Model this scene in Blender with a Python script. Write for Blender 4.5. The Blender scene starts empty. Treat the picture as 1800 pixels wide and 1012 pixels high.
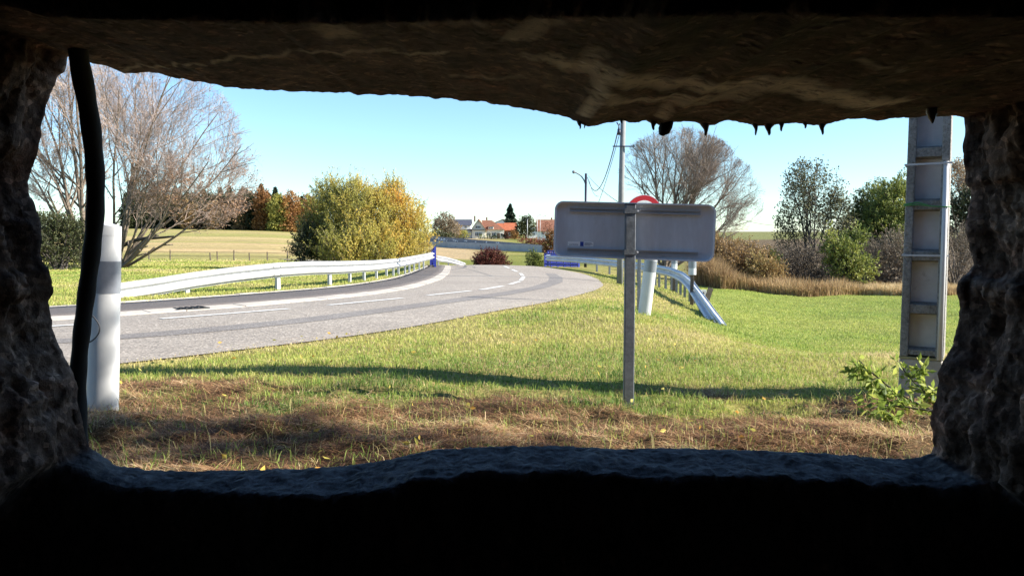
import bpy, bmesh, math, random
import numpy as np
from mathutils import Vector, Matrix, noise as mnoise

S = bpy.context.scene
COL = S.collection
R = math.radians
CAMZ = 0.92
F = 1360.0
PITCH = math.atan(94 / F)
rng = np.random.default_rng(7)
random.seed(7)

# ------------------------------------------------------------------ view helpers
def ray(px, py):
    a = (px - 900) / F
    b = (506 - py) / F
    c, s = math.cos(PITCH), math.sin(PITCH)
    return np.array([a, c + b * s, -s + b * c])

def at(px, py, Y):
    d = ray(px, py)
    k = Y / d[1]
    return np.array([d[0] * k, Y, CAMZ + d[2] * k])

# ------------------------------------------------------------------ terrain
T_PX = [-900, 100, 300, 500, 700, 900, 1050, 1200, 1400, 1600, 2400]
T_D = [0.5, 3.0, 4, 5, 6.5, 8, 10, 12, 15, 20, 25, 30, 42, 50, 60, 75, 100, 150, 220, 250, 300, 450, 700]
#        .5 3  4  5    6.5   8     10    12    15    20    25    30    42    50    60    75    100   150   220   250  300  450  700
T_Z = [
    [0, .02, .02, -.03, -.10, -.15, -.15, -.15, -.20, -.32, -.50, -.70, -.90, -1.0, -1.0, -0.8, -.4, .6, 1.8, 2.4, 3.6, 6.0, 8.0],
    [0, .02, .02, -.03, -.10, -.15, -.15, -.15, -.20, -.32, -.50, -.70, -.90, -1.0, -1.0, -0.9, -.6, .4, 1.7, 2.3, 3.4, 5.0, 6.0],
    [0, .02, .02, -.03, -.10, -.15, -.15, -.15, -.20, -.32, -.48, -.65, -.90, -1.0, -1.1, -1.0, -.7, .3, 1.6, 2.1, 3.2, 5.0, 6.0],
    [0, .02, .02, -.02, -.09, -.15, -.16, -.18, -.22, -.30, -.42, -.60, -.90, -1.0, -1.1, -1.1, -.8, .1, 1.2, 1.6, 2.4, 3.5, 4.0],
    [0, 0, 0, -.02, -.08, -.14, -.17, -.20, -.25, -.34, -.42, -.50, -.72, -1.2, -1.6, -2.1, -2.3, -2.4, -2.4, -2.0, -1.0, 0, 1.0],
    [0, -.02, -.035, -.06, -.10, -.14, -.17, -.20, -.29, -.40, -.48, -.55, -.72, -1.2, -2.0, -2.4, -2.8, -3.2, -3.6, -2.6, -1.2, 0, 1.0],
    [0, -.02, -.045, -.07, -.11, -.15, -.19, -.24, -.32, -.42, -.55, -.68, -.85, -1.3, -1.9, -2.3, -2.7, -3.1, -3.5, -2.6, -1.2, .3, 1.6],
    [0, -.02, -.05, -.08, -.13, -.17, -.26, -.38, -.72, -.86, -.96, -1.05, -1.3, -1.5, -1.7, -1.8, -1.8, -1.5, -.5, .0, .8, 2.2, 3.4],
    [0, -.02, -.05, -.09, -.20, -.37, -.62, -.85, -1.05, -1.25, -1.38, -1.46, -1.7, -1.8, -1.8, -1.8, -1.6, -1.0, .0, .5, 1.2, 2.4, 3.4],
    [0, -.02, -.05, -.08, -.18, -.33, -.60, -.83, -1.05, -1.25, -1.36, -1.40, -1.6, -1.7, -1.7, -1.7, -1.5, -.8, .2, .7, 1.4, 2.6, 3.4],
    [0, -.02, -.05, -.08, -.18, -.33, -.60, -.83, -1.05, -1.25, -1.36, -1.40, -1.6, -1.7, -1.7, -1.7, -1.5, -.8, .2, .7, 1.4, 2.6, 3.4],
]
_ta = np.array([(p - 900) / F for p in T_PX])
_tl = np.log(np.array(T_D))
NA, NL = 360, 360
_ga = np.linspace(_ta[0], _ta[-1], NA)
_gl = np.linspace(_tl[0], _tl[-1], NL)
_tmp = np.array([np.interp(_gl, _tl, row) for row in T_Z])
_grid = np.array([np.interp(_ga, _ta, _tmp[:, j]) for j in range(NL)]).T      # [a, l]
def _blur(g, axis, n, k):
    for _ in range(k):
        p = np.pad(g, [(n, n) if ax == axis else (0, 0) for ax in (0, 1)], mode='edge')
        acc = 0
        for i in range(2 * n + 1):
            sl = [slice(None), slice(None)]
            sl[axis] = slice(i, i + g.shape[axis])
            acc = acc + p[tuple(sl)]
        g = acc / (2 * n + 1)
    return g
_grid = _blur(_grid, 1, 2, 2)
_grid = _blur(_grid, 0, 5, 2)

def _vnoise(x, y, seed=0):
    xi = np.floor(x).astype(np.int64); yi = np.floor(y).astype(np.int64)
    fx = x - xi; fy = y - yi
    fx = fx * fx * (3 - 2 * fx); fy = fy * fy * (3 - 2 * fy)
    def h(i, j):
        n = (i * 374761393 + j * 668265263 + seed * 1442695041) & 0x7fffffff
        n = ((n ^ (n >> 13)) * 1274126177) & 0x7fffffff
        n = (n ^ (n >> 16)) & 0x7fffffff
        return n / 0x7fffffff
    return (h(xi, yi) * (1 - fx) + h(xi + 1, yi) * fx) * (1 - fy) + (h(xi, yi + 1) * (1 - fx) + h(xi + 1, yi + 1) * fx) * fy

def fbm(x, y, seed=0, octv=4):
    v = 0; a = .5; t = 0
    for o in range(octv):
        v = v + a * _vnoise(x * 2 ** o + 17.3 * o, y * 2 ** o - 9.1 * o, seed + o)
        t += a; a *= .5
    return v / t

def base_z(x, y):
    x = np.asarray(x, float); y = np.asarray(y, float)
    yy = np.maximum(y, .5)
    a = np.clip(x / yy, _ga[0], _ga[-1] - 1e-6)
    l = np.clip(np.log(yy), _gl[0], _gl[-1] - 1e-6)
    u = (a - _ga[0]) / (_ga[1] - _ga[0]); v = (l - _gl[0]) / (_gl[1] - _gl[0])
    i = np.clip(u.astype(int), 0, NA - 2); j = np.clip(v.astype(int), 0, NL - 2)
    fu = u - i; fv = v - j
    return (_grid[i, j] * (1 - fu) * (1 - fv) + _grid[i + 1, j] * fu * (1 - fv)
            + _grid[i, j + 1] * (1 - fu) * fv + _grid[i + 1, j + 1] * fu * fv)

def hit(px, py, lo=1.5, hi=260):
    d = ray(px, py)
    prev = None
    for Y in np.geomspace(lo, hi, 900):
        k = Y / d[1]
        g = CAMZ + d[2] * k - float(base_z(d[0] * k, Y))
        if g < 0:
            if prev is None:
                return np.array([d[0] * k, Y, CAMZ + d[2] * k])
            t = prev[1] / (prev[1] - g)
            Y = prev[0] + (Y - prev[0]) * t
            k = Y / d[1]
            return np.array([d[0] * k, Y, CAMZ + d[2] * k])
        prev = (Y, g)
    k = hi / d[1]
    return np.array([d[0] * k, hi, CAMZ + d[2] * k])

def resample(P, n, smooth=2):
    P = np.asarray(P, float)
    def rs(P, n):
        seg = np.r_[0, np.cumsum(np.linalg.norm(np.diff(P, axis=0), axis=1))]
        t = np.linspace(0, seg[-1], n)
        return np.stack([np.interp(t, seg, P[:, k]) for k in range(P.shape[1])], 1)
    Q = rs(P, n)
    for _ in range(smooth):
        Q2 = Q.copy(); Q2[1:-1] = (Q[:-2] + 2 * Q[1:-1] + Q[2:]) / 4; Q = Q2
    return rs(Q, n)

def ground_line(pts, n, smooth=6, extra=None):
    L = [hit(x, y)[:2] for x, y in pts]
    if extra:
        L += [np.array(e, float) for e in extra]
    return resample(L, n, smooth)

# ------------------------------------------------------------------ road layout (plan curves)
NR = 220
kerb_in = ground_line([(-350, 590), (91, 563.6), (213, 555), (380, 544), (535, 530), (620, 521.6), (680, 514.4), (734, 504.5), (776, 491), (790, 480), (793, 468)],
                      NR, 8, [(-5.0, 50), (-9.5, 58), (-18, 66)])
kerb_out = ground_line([(-350, 580), (88, 556), (213, 548), (380, 538), (491, 528.5), (580, 520), (620, 515.2), (680, 507.5), (728, 498.5), (770, 486.5), (785, 476), (788, 468)],
                       NR, 8, [(-5.3, 50), (-9.8, 57.7), (-18.2, 65.7)])
path_out = ground_line([(-350, 566), (88, 541.4), (213, 536), (358, 525), (491, 513.5), (580, 507.5), (620, 502.5), (680, 493.4), (716, 483.5), (737, 475), (755, 468)],
                       NR, 8, [(-7.0, 49.6), (-11.4, 57), (-19.6, 64.6)])
road_r = ground_line([(-350, 700), (60, 652), (213, 637), (291, 631.7), (372, 620.6), (497, 604), (580, 595.6), (695, 579.5), (770, 566), (860, 548), (920, 539), (965, 530),
                      (1010, 520), (1046, 510.5), (1062, 501.5), (1052, 490.5), (1028, 481.5), (995, 475), (965, 470.5), (940, 468)],
                     NR, 8, [(0.2, 51), (-4.2, 62), (-15, 72)])
def align(A, B, n):
    """resample B so that each point is the nearest along B to A's point (monotone)"""
    segB = resample(B, 3000, 0)
    ks = []; k = 0
    for p in A:
        d = np.linalg.norm(segB[k:k + 1000] - p, axis=1)
        k = k + int(np.argmin(d))
        ks.append(k)
    ks = np.array(ks, float); ks[-1] = 2999
    for _ in range(160):
        ks[1:-1] = (ks[:-2] + 2 * ks[1:-1] + ks[2:]) / 4
    return np.stack([np.interp(ks, np.arange(3000), segB[:, c]) for c in (0, 1)], 1)
def resample_keep(Q, it=10):
    Q = Q.copy()
    for _ in range(it):
        Q[1:-1] = (Q[:-2] + 2 * Q[1:-1] + Q[2:]) / 4
    return Q
def left_normal(P):
    T = np.gradient(P, axis=0); T /= np.linalg.norm(T, axis=1, keepdims=True)
    return np.stack([-T[:, 1], T[:, 0]], 1)
LN = left_normal(kerb_in)
kerb_off = kerb_in + LN * .28
_po = resample(path_out, 1500, 0)
_w = np.array([np.min(np.linalg.norm(_po - p, axis=1)) for p in kerb_in])
for _ in range(40): _w[1:-1] = (_w[:-2] + 2 * _w[1:-1] + _w[2:]) / 4
_w = np.clip(_w, 1.1, 2.6)
path_off = kerb_in + LN * _w[:, None]
edge_off = kerb_in + LN * (_w[:, None] + .10)
rr_al = align(kerb_in, road_r, NR)
_wd = (rr_al - kerb_in); _wl = np.linalg.norm(_wd, axis=1, keepdims=True)
road_poly = np.vstack([kerb_in - LN * .1, (rr_al - _wd / _wl * .30)[::-1]])
path_poly = np.vstack([kerb_in - LN * .2, path_off[::-1]])

def in_poly(x, y, poly):
    x = np.asarray(x); y = np.asarray(y)
    res = np.zeros(x.shape, bool)
    n = len(poly)
    j = n - 1
    for i in range(n):
        xi, yi = poly[i]; xj, yj = poly[j]
        c = ((yi > y) != (yj > y))
        if yi != yj:
            res ^= c & (x < (xj - xi) * (y - yi) / (yj - yi) + xi)
        j = i
    return res

def on_hard(x, y):
    return in_poly(x, y, road_poly) | in_poly(x, y, path_poly)

road_full = np.vstack([kerb_in - LN * .1, (rr_al + _wd / _wl * .02)[::-1]])
path_full = np.vstack([kerb_in - LN * .2, edge_off[::-1]])
def on_hard_full(x, y):
    return in_poly(x, y, road_full) | in_poly(x, y, path_full)

def dry_mask(x, y):
    """1 where the dead hay lies"""
    x = np.asarray(x, float); y = np.asarray(y, float)
    edge = 4.6 - .14 * np.clip(x, -2, 2) + 1.1 * (fbm(x * .9, y * 1.6, 5, 3) - .5) * 2 + .5 * (fbm(x * 4, y * 6, 6, 3) - .5) * 2
    return np.clip((edge - y) / .35 + .5, 0, 1)

def gz(x, y):
    z = base_z(x, y)
    x = np.asarray(x, float); y = np.asarray(y, float)
    d = np.clip((5.6 - y) / 1.2, 0, 1) * np.clip((y - 1.9) / .3, 0, 1)
    lump = (fbm(x * 1.7, y * 3.0, 11, 3) - .5) * .09 + (fbm(x * 5, y * 8, 12, 3) - .5) * .12 - .03
    mild = (fbm(x * .8, y * .8, 13, 3) - .5) * .10
    return z + d * lump + (1 - d) * mild * np.clip((y - 3) / 2, 0, 1) * np.clip(1.5 - y / 60, 0.0, 1)

# ------------------------------------------------------------------ object helpers
def tag(o, label=None, cat=None, group=None, kind=None):
    if label: o['label'] = label
    if cat: o['category'] = cat
    if group: o['group'] = group
    if kind: o['kind'] = kind
    return o

def empty(name, loc, label, cat, group=None, rotz=0):
    o = bpy.data.objects.new(name, None)
    COL.objects.link(o)
    o.location = Vector(loc); o.rotation_euler = (0, 0, rotz)
    o.empty_display_size = .2
    return tag(o, label, cat, group)

def link(name, mesh, mat, parent=None, smooth=False):
    o = bpy.data.objects.new(name, mesh)
    COL.objects.link(o)
    if mat is not None and len(mesh.materials) == 0:
        for m in (mat if isinstance(mat, (list, tuple)) else [mat]):
            mesh.materials.append(m)
    if parent is not None:
        o.parent = parent
    if len(mesh.polygons):
        mesh.polygons.foreach_set('use_smooth', np.full(len(mesh.polygons), bool(smooth)))
        mesh.update()
    return o

def np_mesh(name, V, faces_list):
    """V (n,3); faces_list: list of int arrays (m,k)"""
    me = bpy.data.meshes.new(name)
    V = np.ascontiguousarray(V, np.float32)
    me.vertices.add(len(V))
    me.vertices.foreach_set('co', V.ravel())
    loops = np.concatenate([f.ravel() for f in faces_list]).astype(np.int32)
    tot = np.concatenate([np.full(len(f), f.shape[1], np.int32) for f in faces_list])
    start = np.r_[0, np.cumsum(tot)[:-1]].astype(np.int32)
    me.loops.add(len(loops))
    me.loops.foreach_set('vertex_index', loops)
    me.polygons.add(len(tot))
    me.polygons.foreach_set('loop_start', start)
    me.polygons.foreach_set('loop_total', tot)
    me.update(calc_edges=True)
    me.validate()
    return me

def set_col(me, rgb, name='Col'):
    a = me.color_attributes.new(name, 'FLOAT_COLOR', 'POINT')
    c = np.ones((len(me.vertices), 4), np.float32)
    c[:, :3] = rgb
    a.data.foreach_set('color', c.ravel())

def set_float(me, val, name):
    a = me.attributes.new(name, 'FLOAT', 'POINT')
    a.data.foreach_set('value', np.ascontiguousarray(val, np.float32))

class MB:
    def __init__(self):
        self.v = []; self.f = []
    def add(self, V, Fs):
        n = len(self.v)
        self.v += [tuple(float(c) for c in p) for p in V]
        self.f += [tuple(int(i) + n for i in f) for f in Fs]
        return self
    def box(self, c, s, rz=0, M=None):
        x, y, z = [q / 2 for q in s]
        P = [(-x, -y, -z), (x, -y, -z), (x, y, -z), (-x, y, -z), (-x, -y, z), (x, -y, z), (x, y, z), (-x, y, z)]
        m = M or Matrix.Rotation(rz, 3, 'Z')
        P = [m @ Vector(p) + Vector(c) for p in P]
        return self.add(P, [(0, 3, 2, 1), (4, 5, 6, 7), (0, 1, 5, 4), (1, 2, 6, 5), (2, 3, 7, 6), (3, 0, 4, 7)])
    def tube(self, pts, rad, n=8, cap=True):
        pts = [Vector(p) for p in pts]
        if not hasattr(rad, '__len__'): rad = [rad] * len(pts)
        V = []; up0 = Vector((0, 0, 1))
        prev = None
        for i, p in enumerate(pts):
            t = (pts[min(i + 1, len(pts) - 1)] - pts[max(i - 1, 0)]).normalized()
            if prev is None:
                a = t.cross(up0 if abs(t.z) < .9 else Vector((1, 0, 0))).normalized()
            else:
                a = (prev - t * prev.dot(t)).normalized()
            prev = a
            b = t.cross(a)
            for k in range(n):
                an = 2 * math.pi * k / n
                V.append(p + (a * math.cos(an) + b * math.sin(an)) * rad[i])
        Fs = []
        for i in range(len(pts) - 1):
            for k in range(n):
                Fs.append((i * n + k, i * n + (k + 1) % n, (i + 1) * n + (k + 1) % n, (i + 1) * n + k))
        if cap:
            Fs.append(tuple(range(n - 1, -1, -1)))
            Fs.append(tuple(range((len(pts) - 1) * n, len(pts) * n)))
        return self.add(V, Fs)
    def prism(self, poly, z0, z1, M=None):
        """poly in xy, extruded z0..z1, then M"""
        n = len(poly)
        V = [(x, y, z0) for x, y in poly] + [(x, y, z1) for x, y in poly]
        if M is not None: V = [M @ Vector(p) for p in V]
        Fs = [tuple(range(n - 1, -1, -1)), tuple(range(n, 2 * n))] + [(i, (i + 1) % n, n + (i + 1) % n, n + i) for i in range(n)]
        return self.add(V, Fs)
    def build(self, name, mat, parent=None, smooth=False, bevel=0, seg=2):
        me = bpy.data.meshes.new(name)
        me.from_pydata(self.v, [], self.f)
        me.update()
        bm = bmesh.new(); bm.from_mesh(me)
        bmesh.ops.recalc_face_normals(bm, faces=bm.faces)
        if bevel:
            es = [e for e in bm.edges if len(e.link_faces) == 2 and e.calc_face_angle(0) > R(35)]
            bmesh.ops.bevel(bm, geom=es, offset=bevel, segments=seg, affect='EDGES', profile=.5)
        bm.to_mesh(me); bm.free()
        return link(name, me, mat, parent, smooth)

# ------------------------------------------------------------------ materials
def new_mat(name):
    m = bpy.data.materials.new(name); m.use_nodes = True
    nt = m.node_tree; nt.nodes.clear()
    out = nt.nodes.new('ShaderNodeOutputMaterial')
    b = nt.nodes.new('ShaderNodeBsdfPrincipled')
    nt.links.new(b.outputs[0], out.inputs[0])
    return m, nt, b, out

def N(nt, t, **kw):
    n = nt.nodes.new(t)
    for k, v in kw.items(): setattr(n, k, v)
    return n

def ramp(nt, stops, fac=None):
    n = nt.nodes.new('ShaderNodeValToRGB')
    e = n.color_ramp.elements
    while len(e) > 1: e.remove(e[-1])
    e[0].position = stops[0][0]; e[0].color = (*stops[0][1], 1)
    for p, c in stops[1:]:
        q = e.new(p); q.color = (*c, 1)
    if fac is not None: nt.links.new(fac, n.inputs[0])
    return n.outputs[0]

def noise(nt, scale, detail=4, rough=.55, coord='Object', stretch=None):
    tc = nt.nodes.new('ShaderNodeTexCoord')
    n = nt.nodes.new('ShaderNodeTexNoise')
    n.inputs['Scale'].default_value = scale; n.inputs['Detail'].default_value = detail; n.inputs['Roughness'].default_value = rough
    if stretch:
        mp = nt.nodes.new('ShaderNodeMapping'); mp.inputs['Scale'].default_value = stretch
        nt.links.new(tc.outputs[coord], mp.inputs[0]); nt.links.new(mp.outputs[0], n.inputs[0])
    else:
        nt.links.new(tc.outputs[coord], n.inputs[0])
    return n.outputs['Fac']

def mixc(nt, fac, a, b, mode='MIX'):
    n = nt.nodes.new('ShaderNodeMix'); n.data_type = 'RGBA'; n.blend_type = mode
    def put(sock, v):
        if isinstance(v, (int, float)): sock.default_value = v
        elif isinstance(v, tuple): sock.default_value = (*v, 1)
        else: nt.links.new(v, sock)
    put(n.inputs[0], fac); put(n.inputs[6], a); put(n.inputs[7], b)
    return n.outputs[2]

def bump(nt, b, h, strength=.4, dist=.01):
    n = nt.nodes.new('ShaderNodeBump'); n.inputs['Strength'].default_value = strength; n.inputs['Distance'].default_value = dist
    nt.links.new(h, n.inputs['Height']); nt.links.new(n.outputs[0], b.inputs['Normal'])
    return n

def simple(name, col, rough=.7, metal=0, var=.18, scale=6, bscale=40, bstr=.15, dirt=None, coord='Object'):
    m, nt, b, _ = new_mat(name)
    f = noise(nt, scale, 5, .6, coord)
    lo = tuple(c * (1 - var) for c in col); hi = tuple(min(1, c * (1 + var)) for c in col)
    c = ramp(nt, [(.3, lo), (.7, hi)], f)
    if dirt:
        f2 = noise(nt, dirt[1], 6, .7, coord)
        c = mixc(nt, ramp(nt, [(dirt[2], (0, 0, 0)), (dirt[2] + .15, (1, 1, 1))], f2), c, dirt[0])
    nt.links.new(c, b.inputs['Base Color'])
    b.inputs['Roughness'].default_value = rough; b.inputs['Metallic'].default_value = metal
    if bstr: bump(nt, b, noise(nt, bscale, 4, .6, coord), bstr, .01)
    return m

def leaf_mat(name, stops, attr=None, trans=.3, rough=.6, nscale=None):
    """colours by random per leaf (and by a stored tint where given)"""
    m, nt, b, out = new_mat(name)
    g = N(nt, 'ShaderNodeNewGeometry')
    fac = g.outputs['Random Per Island']
    if attr:
        at_ = N(nt, 'ShaderNodeAttribute', attribute_name=attr)
        ma = N(nt, 'ShaderNodeMath', operation='MULTIPLY_ADD'); ma.inputs[1].default_value = .28
        sb = N(nt, 'ShaderNodeMath', operation='SUBTRACT'); sb.inputs[1].default_value = .14
        nt.links.new(fac, ma.inputs[0]); nt.links.new(at_.outputs['Fac'], ma.inputs[2])
        nt.links.new(ma.outputs[0], sb.inputs[0]); fac = sb.outputs[0]
    c = ramp(nt, stops, fac)
    nt.links.new(c, b.inputs['Base Color']); b.inputs['Roughness'].default_value = rough
    b.inputs['Specular IOR Level'].default_value = .25
    tr = N(nt, 'ShaderNodeBsdfTranslucent'); nt.links.new(c, tr.inputs[0])
    mx = N(nt, 'ShaderNodeMixShader'); mx.inputs[0].default_value = trans
    nt.links.new(b.outputs[0], mx.inputs[1]); nt.links.new(tr.outputs[0], mx.inputs[2])
    nt.links.new(mx.outputs[0], out.inputs[0])
    return m

M = {}
M['galv'] = simple('galvanised_steel', (.56, .58, .61), .5, .3, .15, 3, 60, .05, ((.30, .31, .32), 8, .6))
M['galv_white'] = simple('bright_zinc', (.41, .42, .43), .5, .25, .10, 2.5, 60, .05, ((.36, .37, .37), 7, .62))
M['post_steel'] = simple('sign_post_steel', (.125, .14, .16), .55, .3, .30, 30, 80, .1, ((.22, .235, .25), 45, .56))
M['sign_back'] = simple('sign_back_aluminium', (.60, .62, .67), .6, .0, .06, 3, 50, .02, ((.50, .51, .53), 14, .60))
def _streaks():
    m = M['sign_back']; nt = m.node_tree; b = [n for n in nt.nodes if n.type == 'BSDF_PRINCIPLED'][0]
    src = b.inputs['Base Color'].links[0].from_socket
    f = noise(nt, 7, 6, .75, 'Object', (1, 1, .22))
    c = mixc(nt, 1.0, src, ramp(nt, [(.35, (.84, .83, .82)), (.65, (1.04, 1.04, 1.04))], f), 'MULTIPLY')
    nt.links.new(c, b.inputs['Base Color'])
_streaks()
M['rail_alu'] = simple('stiffener_aluminium', (.40, .41, .44), .5, .3, .08)
M['sign_rim'] = simple('sign_rim_aluminium', (.78, .80, .84), .45, .15, .06, 3, 50, .02)
M['black_rubber'] = simple('black_rubber', (.005, .005, .006), .85, 0, .2, 10, 40, .2)
M['white_plastic'] = simple('white_plastic', (.56, .57, .58), .42, 0, .04, 6, 50, .02, ((.55, .53, .48), 18, .66))
M['reflector'] = simple('reflective_grey', (.24, .26, .30), .3, .2, .06, 30, 90, .05)
M['red_paint'] = simple('red_film', (.55, .02, .03), .4, 0, .05)
M['white_paint'] = simple('white_film', (.85, .85, .85), .4, 0, .03)
M['blue_paint'] = simple('blue_paint', (.015, .03, .30), .45, 0, .12, 5)
M['blue_film'] = simple('blue_film', (.03, .07, .35), .4, 0, .05)
M['ink'] = simple('dark_ink', (.05, .07, .16), .6, 0, .05)
M['pole_grey'] = simple('power_pole_concrete', (.20, .205, .21), .85, 0, .12, 5, 60, .2)
M['dark_metal'] = simple('dark_painted_metal', (.03, .035, .06), .5, .3, .1)
M['cable'] = simple('cable_sheath', (.04, .04, .045), .6, 0, .1)
M['wood_post'] = simple('weathered_wood', (.11, .085, .065), .85, 0, .3, 14, 60, .4)
M['bark'] = simple('grey_brown_bark', (.17, .135, .105), .9, 0, .35, 7, 25, .5)
M['bark_dark'] = simple('dark_bark', (.055, .047, .04), .9, 0, .35, 7, 25, .5)
M['twig'] = simple('purple_brown_twig', (.33, .25, .21), .85, 0, .3, 3, 10, 0)
M['twig2'] = simple('grey_twig', (.24, .19, .155), .85, 0, .3, 3, 10, 0)
M['grate'] = simple('cast_iron', (.03, .03, .03), .6, .5, .2)
M['kerb'] = None

# asphalt ----------------------------------------------------------
def asphalt(name, base, stone, hi, sc=150, tarcol=(.13, .12, .112), patch=.5):
    m, nt, b, _ = new_mat(name)
    tc = N(nt, 'ShaderNodeTexCoord')
    vo = N(nt, 'ShaderNodeTexVoronoi'); vo.inputs['Scale'].default_value = sc
    nt.links.new(tc.outputs['Object'], vo.inputs['Vector'])
    sep = N(nt, 'ShaderNodeSeparateColor'); nt.links.new(vo.outputs['Color'], sep.inputs[0])
    c = ramp(nt, [(.0, base), (.55, stone), (.9, stone), (1, hi)], sep.outputs[0])
    f = noise(nt, .45, 5, .6)
    c = mixc(nt, ramp(nt, [(.35, (.0, .0, .0)), (.7, (1, 1, 1))], f), c, mixc(nt, 1.0, c, (.80, .79, .79), 'MULTIPLY'))
    f3 = noise(nt, 5, 6, .7)
    c = mixc(nt, ramp(nt, [(.45, (0, 0, 0)), (.8, (.5, .5, .5))], f3), c, tarcol)
    nt.links.new(c, b.inputs['Base Color'])
    b.inputs['Roughness'].default_value = .85; b.inputs['Specular IOR Level'].default_value = .3
    bump(nt, b, vo.outputs['Distance'], .5, .006)
    return m
M['road'] = asphalt('worn_asphalt', (.175, .155, .132), (.34, .30, .255), (.58, .52, .45), 55)
M['repair'] = asphalt('tar_repair', (.14, .128, .12), (.225, .207, .192), (.34, .32, .295), 55)
M['path'] = asphalt('dark_footpath_asphalt', (.08, .07, .066), (.125, .11, .103), (.20, .18, .17), 100)
M['kerb'] = simple('pale_kerb_stone', (.40, .365, .32), .85, 0, .16, 3, 70, .3, ((.22, .20, .17), 6, .56))
M['marking'] = simple('road_marking_paint', (.64, .64, .62), .7, 0, .1, 12, 80, .3, ((.33, .30, .27), 16, .50))

# ground ------------------------------------------------------------
def ground_mat():
    m, nt, b, _ = new_mat('ground_soil_and_turf')
    a = N(nt, 'ShaderNodeAttribute', attribute_name='Col')
    f1 = noise(nt, 1.4, 8, .7)
    f2 = noise(nt, 14, 6, .75)
    f3 = noise(nt, .12, 5, .6, stretch=(1, 2.5, 1))
    c = mixc(nt, 1.0, a.outputs['Color'], ramp(nt, [(.3, (.62, .64, .6)), (.7, (1.3, 1.25, 1.2))], f1), 'MULTIPLY')
    c = mixc(nt, 1.0, c, ramp(nt, [(.3, (.6, .62, .6)), (.72, (1.35, 1.3, 1.25))], f2), 'MULTIPLY')
    c = mixc(nt, 1.0, c, ramp(nt, [(.35, (.85, .88, .85)), (.65, (1.12, 1.08, 1.0))], f3), 'MULTIPLY')
    nt.links.new(c, b.inputs['Base Color'])
    b.inputs['Roughness'].default_value = .95; b.inputs['Specular IOR Level'].default_value = .1
    bump(nt, b, f2, .8, .05)
    return m
M['ground'] = ground_mat()

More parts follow.
